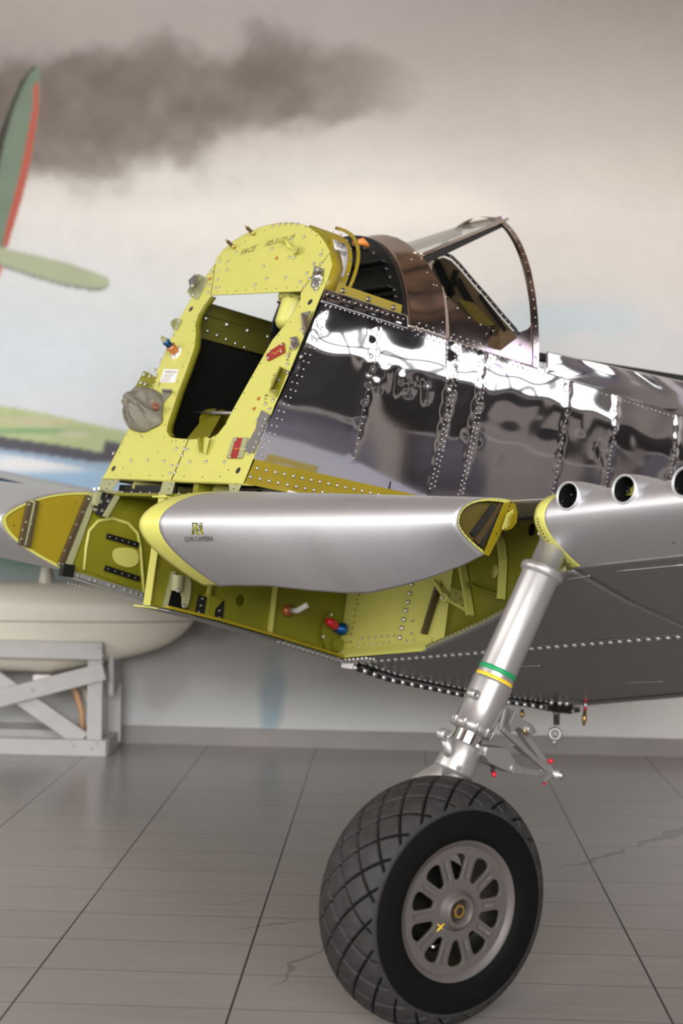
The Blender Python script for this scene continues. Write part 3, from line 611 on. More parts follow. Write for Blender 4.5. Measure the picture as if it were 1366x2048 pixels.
mb = MB(); mb.lathe([(-.035, .055), (.035, .055)], B0 * .5 + B1 * .5 + Vector((0, .0, -.05)), (1, 0, 0), M['olive'], 24); mb.obj('rounded_end', ch)
mb = MB(); a, b_ = beam_pt(384, 824, .16), beam_pt(520, 828, .16); d = b_ - a
mb.tube([a, a + d * .30, a + d * .33, a + d * .36, a + d * .40, b_], [.0015, .005, .009, .009, .007, .008], M['silver'], 14); mb.obj('push_rod', plane_root)

# ---- fuselage cross-section
def topz(a): return interp(a, [.2, .70, 1.48, 1.6, 3.5], [1.13, 1.135, 1.46, 1.48, 1.48])
def half(a, u):
    """half width of the body at height u"""
    bulge = .0030 * math.exp(-((u - .59) / .10) ** 2) if a < 4 else 0
    if u <= .50: return .468 - .030 * ((.50 - u) / .45) ** 2 + bulge
    T_ = topz(a); w = (u - .50) / (T_ - .50); n_ = 2.25 if a < .9 else 2.05
    return .468 * max(0., 1 - min(w, 1) ** n_) ** (1 / n_) + bulge
def snorm(a, u):
    e = .004; du = (half(a, u + e) - half(a, u - e)) / (2 * e); da = (half(a + e, u) - half(a - e, u)) / (2 * e)
    return Vector((1, -da, -du)).normalized()
def SK(px, py, lift=0.):
    """where the sight line meets the body's skin"""
    d = lray(px, py).normalized(); prev = None
    t = 3.0
    while t < 8:
        p = CL + d * t; g = p.x - half(p.y, p.z)
        if g < 0 and p.z < topz(p.y):
            a0, a1 = t - .02, t
            for _ in range(20):
                m_ = (a0 + a1) / 2; p = CL + d * m_
                if p.x - half(p.y, p.z) < 0: a1 = m_
                else: a0 = m_
            return p + snorm(p.y, p.z) * lift
        t += .02
    return CL + d * t
tanF = tan(FT)
def dent(a, u):
    """hammered and stretched sheet: long waves, frame pulls and a few pronounced buckles"""
    w = .0012 * np.sin(u * 23 + 1.3 * np.sin(a * 3.3) + 1.0) + .0016 * np.sin(a * 8.3 + u * 9 + 1.6 * np.sin(u * 7)) + .0005 * np.sin(a * 24 - u * 15 + np.sin(a * 5)) + .0002 * np.sin(u * 47 + 2 * np.sin(a * 6))
    fade = np.clip((u - .28) / .2, .12, 1.)
    w = w * fade
    for fa in (.50, .93, 1.09, 1.62, 1.95, 2.4):          # skins sink a little between the frames
        w = w + .0020 * np.exp(-((a - fa - .05 * (u - .4)) / .022) ** 2) * np.clip((u - .15) * 3, .15, 1) * (1 + .35 * np.sin(u * 90 + fa * 7))
    for (ca_, cu_, r, h) in DENTS: w = w + h * np.exp(-(((a - ca_) / r) ** 2 + ((u - cu_) / r) ** 2))
    return w
DENTS = []
for (x, y, r, h) in ((770, 742, .022, .004), (792, 756, .030, -.005), (802, 756, .018, .006), (748, 750, .020, -.004), (820, 775, .026, .005), (838, 765, .020, -.004), (856, 782, .022, .005), (785, 780, .025, -.004), (757, 770, .02, .004),
        (855, 800, .02, .003), (700, 700, .05, .003), (655, 640, .045, -.004), (935, 870, .03, .004), (955, 878, .022, -.004), (700, 860, .05, .0015), (1160, 850, .05, .004), (1200, 900, .03, -.004), (1190, 905, .02, .004), (1080, 790, .08, .003), (980, 770, .06, -.004), (1255, 870, .05, -.004)):
    p = SK(x, y); DENTS.append((p.y, p.z, r * 1.15, h * .42))
U0, US = .078, .722
a_ = np.linspace(0, 1, 560); u_ = np.linspace(0, 1, 150)
rows = []
for uu in u_:
    u = U0 + (US - U0) * uu; a0 = u * tanF + .002
    avals = a0 + (3.6 - a0) * a_ ** 1.15
    dn_ = dent(avals, np.full_like(avals, u)) * np.clip((avals - a0) / .05, .1, 1)
    rows.append([Vector((half(a, u), a, u)) + snorm(a, u) * float(w) for a, w in zip(avals, dn_)])
mb = MB(); mb.grid(rows, M['chrome']); skin = mb.obj('fuselage_side', plane_root); skin['label'] = 'mirror-polished rippled aluminium side skin'
# strip with the lap seam above, running to the rear
rows = []
for k in range(14):
    u = US - .012 + (.765 - US + .012) * k / 13; rows.append([Vector((half(a, u) + .0035 + .0006 * sin(a * 47) * sin(k * .9), a, u)) for a in np.linspace(u * tanF + .003, .685, 90)])
mb = MB(); mb.grid(rows, M['chrome']); mb.obj('upper_strip', skin, solid=.0015)
railtop = lambda a: interp(a, [1.45, 2.5, 3.6], [.80, .885, .97])
rows = []
for k in range(22):
    rows.append([(lambda u: Vector((half(1.48, min(u, .80)) + .003 + (.80 - max(u, .80)) * .1 + .0016 * sin(a * 15 + 3 * sin(u * 22)), a, u)))(US - .012 + (railtop(a) - US + .012) * k / 21) for a in np.linspace(1.485, 3.6, 170)])
mb = MB(); mb.grid(rows, M['chrome']); mb.obj('cockpit_side', skin, solid=.0015)
# rivet lines on the polished skin
def skin_line(a0, u0, a1, u1, n, jit=0., lift=.0):
    out = []
    for k in range(n):
        t = k / max(n - 1, 1); a = a0 + (a1 - a0) * t + random.uniform(-jit, jit); u = u0 + (u1 - u0) * t + random.uniform(-jit, jit); out.append((Vector((half(a, u), a, u)) + snorm(a, u) * (lift + float(dent(np.array([a]), np.array([u]))[0])), snorm(a, u)))
    return out
items = []
for k in range(22):
    u = .10 + .6 * k / 21
    for e in (.022, .045): items += skin_line(u * tanF + e + (.008 if k % 2 else 0), u, 0, 0, 1)
for fa in (.93, 1.09):
    items += skin_line(fa - .012, .12, fa + .02, .70, 30, .002) + skin_line(fa + .008, .13, fa + .04, .69, 28, .002)
items += skin_line(.50, .14, .53, .70, 22, .002) + skin_line(1.62, .14, 1.64, .70, 24, .002) + skin_line(1.95, .2, 1.96, .70, 26, .002) + skin_line(2.4, .2, 2.4, .70, 26, .002)
stick('rivet', 'rivet', skin, items)
items = skin_line(.27, .742, .66, .745, 15, .001, .006) + skin_line(.27, .705, .66, .705, 18, .001, .001)
stick('rivet', 'rivet', skin, items)
items = []
for row, (du, n_) in enumerate(((-.006, 84), (.010, 84), (-.022, 84), (.026, 70))):
    items += [(Vector((half(1.0, US + du) + .0055, a, US + du)), snorm(1.0, US)) for a in np.linspace(.72 + row * .008, 3.4, n_)]
stick('rivet', 'rivet', skin, items)
# lower longeron: olive angle under the skin, two rows of rivets
rows = [[Vector((.462 - .012 * (1 - k), a, -.012 + .092 * k)) for a in np.linspace(.012 + .025 * k, 3.4, 40)] for k in (0, 1)]
mb = MB(); mb.grid(rows, M['mustard'], smooth=False); lon = mb.obj('lower_longeron', plane_root, solid=.003); lon['label'] = 'mustard longeron strip under the polished skin'
items = [(Vector((.463, .05 + .042 * k, .05)), (1, 0, 0)) for k in range(26)] + [(Vector((.459, .03 + .042 * k, .015)), (1, 0, 0)) for k in range(26)]
stick('bigrivet', 'rivet', lon, items)
# upper angle with three slotted screws on each side
for s in (1, -1):
    mb = MB(); x = .425; q = [(s * x, .275, .752), (s * (x - .003), .668, .752), (s * (x - .003), .668, .805), (s * x, .295, .806), (s * x, .285, .80)]
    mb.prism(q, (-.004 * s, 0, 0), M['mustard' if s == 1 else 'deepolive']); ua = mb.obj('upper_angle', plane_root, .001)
    if s == 1: ua['label'] = 'mustard angle above the polished skin with three screws'
    for k in range(3):
        mb = MB(); c = Vector((s * (x + .001), .36 + .13 * k, .783)); mb.lathe([(0, .011), (.003, .010), (.003, 0)], c, (s, 0, 0), M['darkbolt'], 14); mb.box(c + Vector((s * .0035, 0, 0)), (.001, .018, .003), M['palegreen']); mb.obj('screw', ua)
# starboard side of the body and inner linings, coloured black for the unlit interior
rows = [[Vector((-half(a, u), a, u)) for a in np.linspace(u * tanF + .003, 3.6, 60)] for u in np.linspace(-.01, .76, 24)]
mb = MB(); mb.grid(rows, M['chrome']); mb.obj('starboard_side', plane_root, solid=.003)
rows = [[Vector((-half(a, u) + .012, a, u)) for a in np.linspace(u * tanF + .02, .69, 12)] for u in np.linspace(.0, .70, 12)]
mb = MB(); mb.grid(rows, M['matblack']); lin = mb.obj('inner_lining', plane_root)
mb = MB(); mb.prism([(-.455, .25, .655), (-.43, .68, .655), (-.43, .68, .76), (-.44, .285, .765)], (.010, 0, 0), M['deepolive']); stp = mb.obj('inner_stringer', lin)
stick('dome', 'bolt', stp, [(Vector((-.428, .33 + .11 * k, .738)), (1, 0, 0)) for k in range(4)]); stick('bigrivet', 'rivet', stp, [(Vector((-.428, .30 + .05 * k, .695 - .006 * k)), (1, 0, 0)) for k in range(6)])
mb = MB(); mb.grid([[Vector((half(a, u) - .012, a, u)) for a in np.linspace(u * tanF + .02, .69, 12)] for u in np.linspace(.0, .70, 12)], M['matblack']); mb.box((0, .36, .005), (.86, .66, .006), M['matblack']); mb.obj('inner_lining', plane_root)
mb = MB(); mb.prism([(-.445, .70, .0), (.445, .70, .0), (.45, .70, .70)] + [(sx_ * max(half(.69, u) - .006, 0), .70, u - .004) for sx_, us_ in ((1, np.linspace(.74, 1.13, 16)), (-1, np.linspace(1.13, .74, 16))) for u in us_] + [(-.45, .70, .70)], (0, .008, 0), M['black'])
for (x0, x1, z) in ((-.40, .40, .60), (-.40, .40, .35), (-.38, .38, .86)): mb.box(((x0 + x1) / 2, .685, z), (x1 - x0, .03, .012), M['black'])
for x in (-.28, .1, .3): mb.box((x, .69, .35), (.02, .02, .68), M['black'])
bk = mb.obj('cockpit_bulkhead', plane_root); bk['label'] = 'black bulkhead with stiffeners behind the firewall'  # coloured black to stand in for the unlit space behind the firewall
stick('smallbolt', 'bolt', bk, [(Vector((x, .698, z)), (0, -1, 0)) for x, z in ((.18, .72), (.26, .72), (-.05, .38), (-.07, .33), (-.2, .82), (.25, .9))])
mb = MB(); mb.lathe([(0, .09), (.02, .09), (.022, .07), (.006, .065), (.006, 0)], (-.40, .40, .10), (.9, -.3, 0), M['black'], 28); mb.lathe([(.02, .012), (.03, .012), (.031, 0)], (-.40, .40, .10), (.9, -.3, 0), M['steel'], 8, False); mb.obj('round_cover', lin)
# reservoir hanging behind the top of the opening
c = FP(578, 619, -.08); mb = MB(); mb.lathe([(-.075, 0), (-.074, .03), (-.066, .046), (-.05, .055), (.05, .058)], c + Vector((0, .02, -.01)), (0, .25, 1), M['primer'], 36); mb.lathe([(.042, .0), (.042, .074), (.050, .078), (.056, .074), (.060, .078), (.068, .074), (.07, .0)], c + Vector((0, .02, -.01)), (0, .25, 1), M['primer'], 36)
res = mb.obj('reservoir', plane_root); res['label'] = 'yellow-green round reservoir hanging behind the arch'
ax = Vector((0, .25, 1)).normalized(); stick('smallbolt', 'bolt', res, [(c + Vector((0, .02, -.01)) + ax * .041 + (Vector((1, 0, 0)) * cos(t) + ax.cross(Vector((1, 0, 0))) * sin(t)) * .068, -ax) for t in np.linspace(0, 2 * pi, 13)[:-1]])
# header tank behind the arch with a paper label
def tarc(k, dr=0.): t = 1.22 * k / 16; return ((.37 + dr) * cos(t), .80 + (.30 + dr) * sin(t) ** .8)
def tq_(k, y, dr=0.): x, z = tarc(k, dr); return Vector((x, z * tanF + y, z))
mb = MB(); mb.grid([[tq_(k, y) for y in (.02, .135)] for k in range(17)], M['mustard'])
for y, m in ((.02, 'olive'), (.135, 'black')): mb.prism([tq_(k, y) for k in range(17)] + [Vector((tarc(16)[0], .80 * tanF + y, .80))], (0, .004, 0), M[m])
mb.prism([(tarc(16)[0], .80 * tanF + .02, .80), (tarc(16)[0], .80 * tanF + .135, .80), tq_(16, .135), tq_(16, .02)], (.004, 0, 0), M['olive'])
ht = mb.obj('header_tank', plane_root); ht['label'] = 'mustard header tank behind the arch with printed label'
mb = MB(); mb.grid([[tq_(k, y, .024) for y in (.135, .147)] for k in range(17)], M['mustard']); mb.obj('tank_flange', ht, solid=.012)
def tank_pt(t, y, l=.002): z = .80 + (.30 + l) * sin(t) ** .8; return Vector(((.37 + l) * cos(t), z * tanF + y - .295, z))
stick('smallbolt', 'bolt', ht, [(tank_pt(t, .42, .004), Vector((cos(t), 0, sin(t)))) for t in np.linspace(.15, 1.6, 8)])
mb = MB(); mb.grid([[tank_pt(t, y, .003) for y in (.335, .405)] for t in np.linspace(.10, .66, 8)], M['paper']); lb = mb.obj('label', ht, solid=.001); lb['label'] = 'white paper label with printed text'
q = [tank_pt(.60, .338, .005), tank_pt(.60, .40, .005), tank_pt(.48, .338, .005)]
text('print', 'HYDRAULIC\nFLUID ONLY\nCAPACITY\n2.5 GAL\n\nINSPECTED\nBEFORE\nFILLING', .0100, basis(q[0], q[1] - q[0], q[0] - q[2]), M['ink'], ht)
mb = MB(); mb.tube([tank_pt(.80, .46, .0), tank_pt(.80, .47, .02) + Vector((.0, .02, .0)), tank_pt(.80, .50, .02) + Vector((.0, .02, -.01))], [.010, .016, .010], M['orange'], 12); mb.obj('protective_cap', ht)['label'] = 'orange protective cap'

# ---- windshield group
hoop_a = .69
def sec_pt(a, u, s=1, lift=0.): return Vector((s * (half(a, u) + lift), a, u))
def hoop(a0, a1, lo, name, m, parent, depth=.02, ulo=.725):
    mb = MB(); rows = []
    us = [ulo + (topz(a0) - ulo) * sin(pi / 2 * k / 24) for k in range(25)]
    pts = [sec_pt(a0, u) for u in us] + [sec_pt(a0, u, -1) for u in us[::-1][1:]]
    for (dl, a) in ((0, a0), (0, a1), (-depth, a1), (-depth, a0), (0, a0)):
        rows.append([Vector((p.x * (1 + dl / .45), a, .5 + (p.z - .5) * (1 + dl / .6))) for p in pts])
    mb.grid(rows, m, smooth=False); return mb.obj(name, parent)
hp = hoop(.672, .694, 0, 'bulkhead_hoop', M['black'], plane_root, .045, .70); hp['label'] = 'black arched hoop in front of the windshield fairing'
stick('smallbolt', 'bolt', hp, [(Vector((half(.69, u) * .93, .671, .5 + (u - .5) * .93)), (0, -1, 0)) for u in (.74, .78, .83, .87, .9, .96, 1.0, 1.04, 1.08, 1.11)])
for (z, w) in ((.99, .30), (.88, .36)):
    mb = MB(); mb.box((0, .66, z), (w * 2, .05, .012), M['black']); mb.obj('shelf', hp, .003)
# fairing: skin between the lap seam and the edge of the side window
edge = [SK(x, y) for x, y in ((832, 503), (845, 515), (862, 540), (882, 572), (905, 604), (930, 630), (960, 648), (1000, 660), (1040, 664), (1056, 658), (1064, 645))]
ea = [p.y for p in edge]; eu = [p.z for p in edge]
a_end = SK(1074, 745).y
fair = MB()
cols_a = list(np.linspace(hoop_a, max(ea), 70)) ; rows = []
ea2 = [hoop_a] + ea; 
def ulim(a):
    if a <= ea[0]: return topz(a) - .0005 if a < ea[0] - .05 else topz(a) - .0005 - (topz(ea[0]) - eu[0]) * ((a - ea[0] + .05) / .05) ** 2
    return interp(a, ea, eu)
NR = 60
def fair_grid(s):
    rows = []
    for k in range(NR + 1):
        w = sin(pi / 2 * k / NR) if True else k / NR
        rows.append([(lambda u: sec_pt(a, u, s, .003 + .0012 * sin(a * 21 + 4 * u) * sin(u * 19)))(US - .003 + (ulim(a) - US + .003) * w) for a in cols_a])
    return rows
mb = MB(); mb.grid(fair_grid(1), M['chrome2']); fairing = mb.obj('windshield_fairing', plane_root, solid=.0025, offset=-1); fairing['label'] = 'bronze-reflecting polished fairing below the windshield'
mb = MB(); mb.grid(fair_grid(-1), M['chrome2'], flip=True); mb.obj('windshield_fairing', plane_root, solid=.0025, offset=-1)
# rear arch of the windshield
mb = MB()
ar0, ar1 = max(ea), a_end
for s in (1, -1):
    rows = []
    us = [US - .003 + (topz(ar0) - US + .003) * sin(pi / 2 * k / 48) for k in range(49)]
    for u in us:
        base = interp(u, [.72, .86, .90, 1.0, 1.3], [0, 0, .006, .010, .006])
        rows.append([sec_pt(ar0 + base * .6, u, s, .004), sec_pt(ar1 + .006, u, s, .004), sec_pt(ar1 + .006, u, s, -.010), sec_pt(ar0 + base * .6, u, s, -.012), sec_pt(ar0 + base * .6, u, s, .004)])
    mb.grid(rows, M['chrome2'], smooth=False)
arch = mb.obj('windshield_arch', plane_root); arch['label'] = 'rear arch frame of the windshield'
stick('rivet', 'rivet', arch, [(sec_pt((ar0 + ar1) / 2 + .004, u, 1, .0045), snorm(ar1, u)) for u in (.76, .83, .90, .94, .98, 1.02, 1.06, 1.10, 1.15, 1.19, 1.23, 1.27, 1.31, 1.35, 1.39)])
stick('rivet', 'rivet', fairing, [(SK(x, y, .005), snorm(SK(x, y).y, SK(x, y).z)) for x, y in ((853, 546), (866, 570), (890, 594), (914, 617), (937, 636), (960, 650), (985, 662), (1008, 668), (1030, 669), (884, 645), (884, 665), (872, 572), (822, 520), (1068, 714), (835, 660), (1065, 690), (1040, 690))])
# slanting beams that carry the flat front glass
bot = SK(842, 512); tp_ = SK(1012, 441)
def mir(p, s): return Vector((p.x * s, p.y, p.z))
for s in (1, -1):
    b0 = mir(bot, s); t0 = mir(tp_, s); d = (t0 - b0)
    mb = MB(); mb.bar(b0, t0, .034, .012, M['chrome2'], side=(s, 0, .5)); mb.bar(b0 + Vector((-.012 * s, .01, -.022)), t0 + Vector((-.012 * s, -.02, -.022)), .030, .030, M['black'], side=(s, 0, .2)); bmo = mb.obj('windshield_beam', plane_root, .002)
    nrm = Vector((s * .45, -.5, .8)).normalized()
    stick('rivet', 'rivet', bmo, [(b0 + d * (.06 + .88 * k / 13) + Vector((s * .012, -.004, .0075)), nrm) for k in range(14)])
g0, g1 = bot + Vector((-.01, -.004, .006)), tp_ + Vector((-.01, -.004, .006))
mb = MB(); mb.prism([mir(g0, 1), mir(g0, -1), mir(g1, -1), mir(g1, 1)], Vector((0, -.004, .008)), M['glass']); gl = mb.obj('front_glass', plane_root); gl['label'] = 'flat slanting front windshield glass'
mb = MB(); mb.bar(mir(g0, 1) + Vector((0, -.01, 0)), mir(g0, -1) + Vector((0, -.01, 0)), .03, .006, M['chrome2'], side=(0, -1, .5)); mb.bar(mir(g1, 1), mir(g1, -1), .03, .012, M['chrome2'], side=(0, -1, .5)); mb.obj('glass_frame', gl)
# instrument hood: dark arched frame with a grey-brown panel, seen through the side window
ha = 1.20
ho = [HA(x, y, ha) for x, y in ((868, 520), (876, 512), (890, 508), (904, 514), (920, 530), (945, 560), (975, 594), (1005, 630), (1030, 658), (1036, 668))]
mb = MB(); mb.tube(ho, .0075, M['rubber'], 8); hood = mb.obj('instrument_hood', plane_root); hood['label'] = 'dark arched instrument hood behind the windshield'
inner = [p + Vector((-.012, .004, -.012)) for p in ho]
mb = MB(); mb.prism(inner + [HA(1000, 700, ha), HA(860, 700, ha), HA(860, 560, ha)], (0, .006, 0), M['bronze']); mb.obj('hood_panel', hood)
mb = MB()
for a, b_, w in (((872, 525), (905, 590), .035), ((912, 540), (895, 600), .03), ((915, 560), (960, 640), .03), ((960, 590), (1010, 660), .014)):
    p, q = HA(*a, ha - .012), HA(*b_, ha - .012); mb.bar(p, q, w, .008, M['matblack'], side=(1, 0, 0))
mb.obj('hood_strut', hood)
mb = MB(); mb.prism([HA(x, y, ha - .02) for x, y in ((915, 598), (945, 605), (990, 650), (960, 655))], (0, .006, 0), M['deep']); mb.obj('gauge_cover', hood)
stick('rivet', 'rivet', hood, [(ho[i] * (1 - t) + ho[i + 1] * t + Vector((0, -.008, 0)), (0, -1, 0)) for i in range(3, 8) for t in (0, .33, .66)])
# cockpit floor and seat-well lining so that no light leaks through the body
mb = MB(); mb.grid([[Vector((half(a, u) - .01, a, u)) for a in np.linspace(.72, 3.5, 20)] for u in np.linspace(0, .72, 10)], M['matblack']); mb.grid([[Vector((-half(a, u) + .01, a, u)) for a in np.linspace(.72, 3.5, 20)] for u in np.linspace(0, .72, 10)], M['matblack']); mb.box((0, 2.1, .02), (.88, 2.8, .01), M['matblack']); mb.obj('cockpit_lining', plane_root)
# canopy rail with slots along the sill behind the windshield
r0, r1 = HO(1078, 712, .38), HO(1366, 757, .38); d = (r1 - r0)
mb = MB(); e = r0 + d * 1.25
mb.prism([r0 + Vector((0, 0, -.02)), e + Vector((0, 0, -.02)), e + Vector((0, 0, .016)), r0 + Vector((0, 0, .016))], (-.03, 0, 0), M['rubber']); rail = mb.obj('canopy_rail', plane_root, .001); rail['label'] = 'dark canopy rail with punched holes'
items = []
for k in range(7):
    for j in range(4): items.append((r0 + d * (.06 + .20 * k + .032 * j) + Vector((.0005, 0, .002)), (1, 0, 0)))
stick('bigrim', 'hole', rail, items)
# ------------------------------------------------------------------ wings
BM['flush'] = bolt_mesh('rivet', .0028, .0006, M['bolt'], False)
LOW0 = ([-.42, -.30, -.12, -.02, .26, .57, .93, 1.21, 1.74, 2.4, 2.62], [-.21, -.33, -.42, -.487, -.511, -.549, -.60, -.645, -.684, -.70, -.675])
LOW1 = ([.14, .17, .25, .31, .60, .95, 1.5, 2.1, 2.45], [-.08, -.125, -.172, -.20, -.268, -.325, -.362, -.362, -.345])
def low(o, a):
    o = abs(o); t = min(o / 1.8, 1.0); return interp(a, *LOW0) * (1 - t) + interp(a, *LOW1) * t + max(0, o - 1.8) * .14
def nose(o):
    o = abs(o)
    return (interp(o, [.47, 1.42, 1.80, 3.2], [-.405, .136, .125, .13]), interp(o, [.47, 1.42, 1.80, 3.2], [-.214, -.100, -.075, .075]))
def le_section(o, a_top, a_bot, u_bot, n=40, u_top_gain=None):
    """nose section at station o from the top edge round the nose to the bottom edge"""
    an, un = nose(o); o_ = abs(o)
    ht = interp(o_, [.47, 1.42, 3.2], [.165, .098, .10]); pts = []
    for k in range(n + 1):                        # upper: quarter ellipse from top edge forward
        w = (1 - k / n) ** 2.4; a = an + (a_top - an) * w; pts.append((a, un + ht * (1 - (1 - w) ** 2.0) ** interp(o_, [.47, 1.42], [.56, .42])))
    low_ = []
    for k in range(1, n + 1):
        w = (k / n) ** 2; a = an + (a_bot - an) * w
        low_.append((a, un - (un - u_bot) * (.86 * sqrt(w) + .14 * w)))
    return [Vector((o, a, u)) for a, u in pts + low_]
# bottom edge of the port leading edge, taken where the sight lines cross each station
be = [(.47, -.108, -.393)]
for o_, x, y in ((.62, 480, 1170), (.75, 540, 1171), (.88, 620, 1180), (.98, 700, 1186), (1.06, 740, 1185), (1.16, 800, 1172), (1.26, 860, 1155), (1.36, 930, 1128), (1.42, 968, 1108)):
    p = HO(x, y, o_); be.append((o_, p.y, p.z))
bo_, ba_, bu_ = zip(*be)
def cap_piece(o0, o1, n, s=1, inset=0):
    rows = []
    for o in np.linspace(o0, o1, n):
        rows.append([Vector((p.x * s, p.y, p.z)) for p in le_section(o, interp(o, [.47, 1.42], [.05, .36]), interp(o, bo_, ba_), interp(o, bo_, bu_))])
    return rows
wing_l = None
mb = MB(); mb.grid(cap_piece(.532, 1.42, 60), M['satin']); le = mb.obj('inner_leading_edge', plane_root, solid=.003, offset=-1); le['label'] = 'satin silver inner leading edge marked with the camera port'
mb = MB(); mb.grid([[p + Vector((0, .0, 0)) for p in r] for r in cap_piece(.462, .534, 6)], M['primer']); mb.obj('edge_joggle', le, solid=.002, offset=-1)
# bare open outer end: pale rim, recessed dark rib with hat sections
sec = le_section(1.42, .36, interp(1.42, bo_, ba_), interp(1.42, bo_, bu_))
def inset(sec, d, o):
    c = sum(sec, Vector()) / len(sec); return [Vector((o, p.y + (c.y - p.y) * d, p.z + (c.z - p.z) * d)) for p in sec]
mb = MB(); i1 = inset(sec, .12, 1.421); mb.grid([[Vector((1.4215, p.y, p.z)) for p in sec], i1, [Vector((1.40, p.y, p.z)) for p in i1]], M['primer'], smooth=False); er = mb.obj('end_rim', le)
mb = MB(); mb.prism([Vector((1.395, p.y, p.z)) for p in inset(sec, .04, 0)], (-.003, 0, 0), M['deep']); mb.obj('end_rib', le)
rib_pts = lambda x, y, o=1.42: HO(x, y, o)
mb = MB(); mb.prism([rib_pts(*q) for q in ((1012, 998), (1030, 1002), (1034, 1020), (1004, 1062), (978, 1112), (968, 1108))], (-.004, 0, 0), M['mustard']); rw = mb.obj('end_web', le); rw['label'] = 'mustard end web of the leading edge'
for a, b_, w, m in (((1000, 1008), (950, 1084), .022, 'bronze'), ((1008, 1004), (958, 1092), .012, 'rubber'), ((985, 1012), (942, 1070), .014, 'rubber')):
    mb = MB(); mb.bar(rib_pts(*a, 1.40), rib_pts(*b_, 1.40), .02, w, M[m], side=(1, 0, 0)); mb.obj('hat_section', rw)
stick('hole', 'hole', rw, [(rib_pts(x, y) + Vector((.001, 0, 0)), (1, 0, 0)) for x, y in ((1018, 1012), (1016, 1022), (993, 1067), (973, 1088), (1022, 1006))])
stick('flush', 'rivet', er, [(Vector((1.4225, p.y, p.z)), (1, 0, 0)) for p in inset(sec, .06, 0)[4:76:5]])
mb = MB(); q = [rib_pts(x, y, 1.45) for x, y in ((1014, 1026), (1026, 1018), (1024, 1040), (1012, 1056), (1004, 1060), (1004, 1054))]; mb.prism(q, (.004, 0, 0), M['primer']); mb.prism([rib_pts(x, y, 1.47) for x, y in ((1020, 1030), (1034, 1022), (1032, 1045), (1022, 1058), (1008, 1062), (1018, 1050))], (.004, 0, 0), M['mustard']); mb.obj('hinge_bracket', rw, .001)
# camera port and its lettering
def LEhit(px, py, lift=.0015):
    """sight line onto the curved port leading edge"""
    d = lray(px, py).normalized(); t = 3.2; best = None
    def g(p):
        o = min(max(p.x, .47), 1.42); s = SECC[int(round((o - .47) / .95 * 60))]
        # signed: inside if the point lies within the section
        an = nose(o)[0]; w = p.y - an
        if w < 0: return 1
        up = np.interp(p.y, s[0], s[1]); lo = np.interp(p.y, s[2], s[3]); return 1 if (p.z > up or p.z < lo) else -1
    while t < 7:
        p = CL + d * t
        if .46 < p.x < 1.45 and g(p) < 0:
            a0, a1 = t - .01, t
            for _ in range(14):
                m_ = (a0 + a1) / 2
                if g(CL + d * m_) < 0: a1 = m_
                else: a0 = m_
            return CL + d * (a0 - lift)
        t += .01
    return None
SECC = []
for k in range(61):
    o = .47 + .95 * k / 60; s = le_section(o, interp(o, [.47, 1.42], [.05, .36]), interp(o, bo_, ba_), interp(o, bo_, bu_)); up = s[:41][::-1]; lo = s[40:]
    SECC.append(([p.y for p in up], [p.z for p in up], [p.y for p in lo], [p.z for p in lo]))
cp = [LEhit(x, y, .003) for x, y in ((384, 1045), (407, 1045), (406, 1070), (384, 1069))]
mb = MB(); mb.grid([[LEhit(384 + 23 * i / 5 - .6 * (j / 5), 1045 + 24.5 * j / 5, .004) for i in range(6)] for j in range(6)], M['olive']); wn_ = mb.obj('camera_window', le); wn_['label'] = 'square camera window with olive inside'
mb = MB()
for pts in (((395, 1049), (399, 1052), (398, 1057)), ((393, 1058), (397, 1061), (401, 1060)), ((403, 1049), (402, 1058)), ((385, 1046), (388, 1056), (386, 1068)), ((385, 1046), (396, 1047), (406, 1046))): mb.tube([LEhit(x, y, .0055) for x, y in pts], .0016, M['ink'], 5)
mb.obj('lens_mark', wn_)
A_, B_ = LEhit(369, 1083, .024), LEhit(429, 1082, .014); up_ = LEhit(372, 1070, .003) - LEhit(372, 1082, .003)
text('lettering', 'GUN CAMERA', .0235, basis(A_, B_ - A_, up_), M['ink'], le, space=1.0, stretch=(B_ - A_).length / .158)
items = []
for (x0, y0, x1, y1, n) in ((560, 1142, 700, 1125, 16), (700, 1125, 905, 1093, 22), (415, 1165, 545, 1150, 14), (590, 1105, 640, 1150, 6), (465, 1112, 510, 1118, 6), (470, 1128, 520, 1140, 5)):
    for k in range(n):
        p = LEhit(x0 + (x1 - x0) * k / (n - 1) + random.uniform(-2, 2), y0 + (y1 - y0) * k / (n - 1) + random.uniform(-1, 1), .0)
        if p: items.append((p, (0, -.6, -.8)))
stick('flush', 'rivet', le, items)

# starboard leading edge, its closed end rib and hinge block
def star_section(o, n=36):
    # the far panel keeps its root section outboard
    k = o - .47; an, un = -.435 + .03 * k, -.225 + .05 * k; pts = []
    for i in range(n + 1):
        t = cos(pi / 2 * i / n); pts.append(Vector((-o, an + .45 * t, un + .160 * (1 - (1 - t) ** 2.0) ** .80)))
    for i in range(1, n + 1):
        w = (i / n) ** 1.35; pts.append(Vector((-o, an + .30 * w, un - .167 * w ** .50)))
    return pts
mb = MB(); mb.grid([star_section(o) for o in np.linspace(.47, 2.2, 50)], M['satin']); sle = mb.obj('starboard_leading_edge', plane_root, solid=.003, offset=1); sle['label'] = 'satin silver leading edge of the far wing'
ssec = star_section(.47)
mb = MB(); ii = inset(ssec, .075, -.468); mb.grid([[Vector((-.468, p.y, p.z)) for p in ssec], ii], M['primer'], smooth=False); mb.obj('rim', sle)
mb = MB(); mb.prism([Vector((-.474, p.y, p.z)) for p in inset(ssec, .02, 0)], (-.004, 0, 0), M['mustard']); rb = mb.obj('end_rib', sle); rb['label'] = 'mustard closing rib with two dark vertical channels'
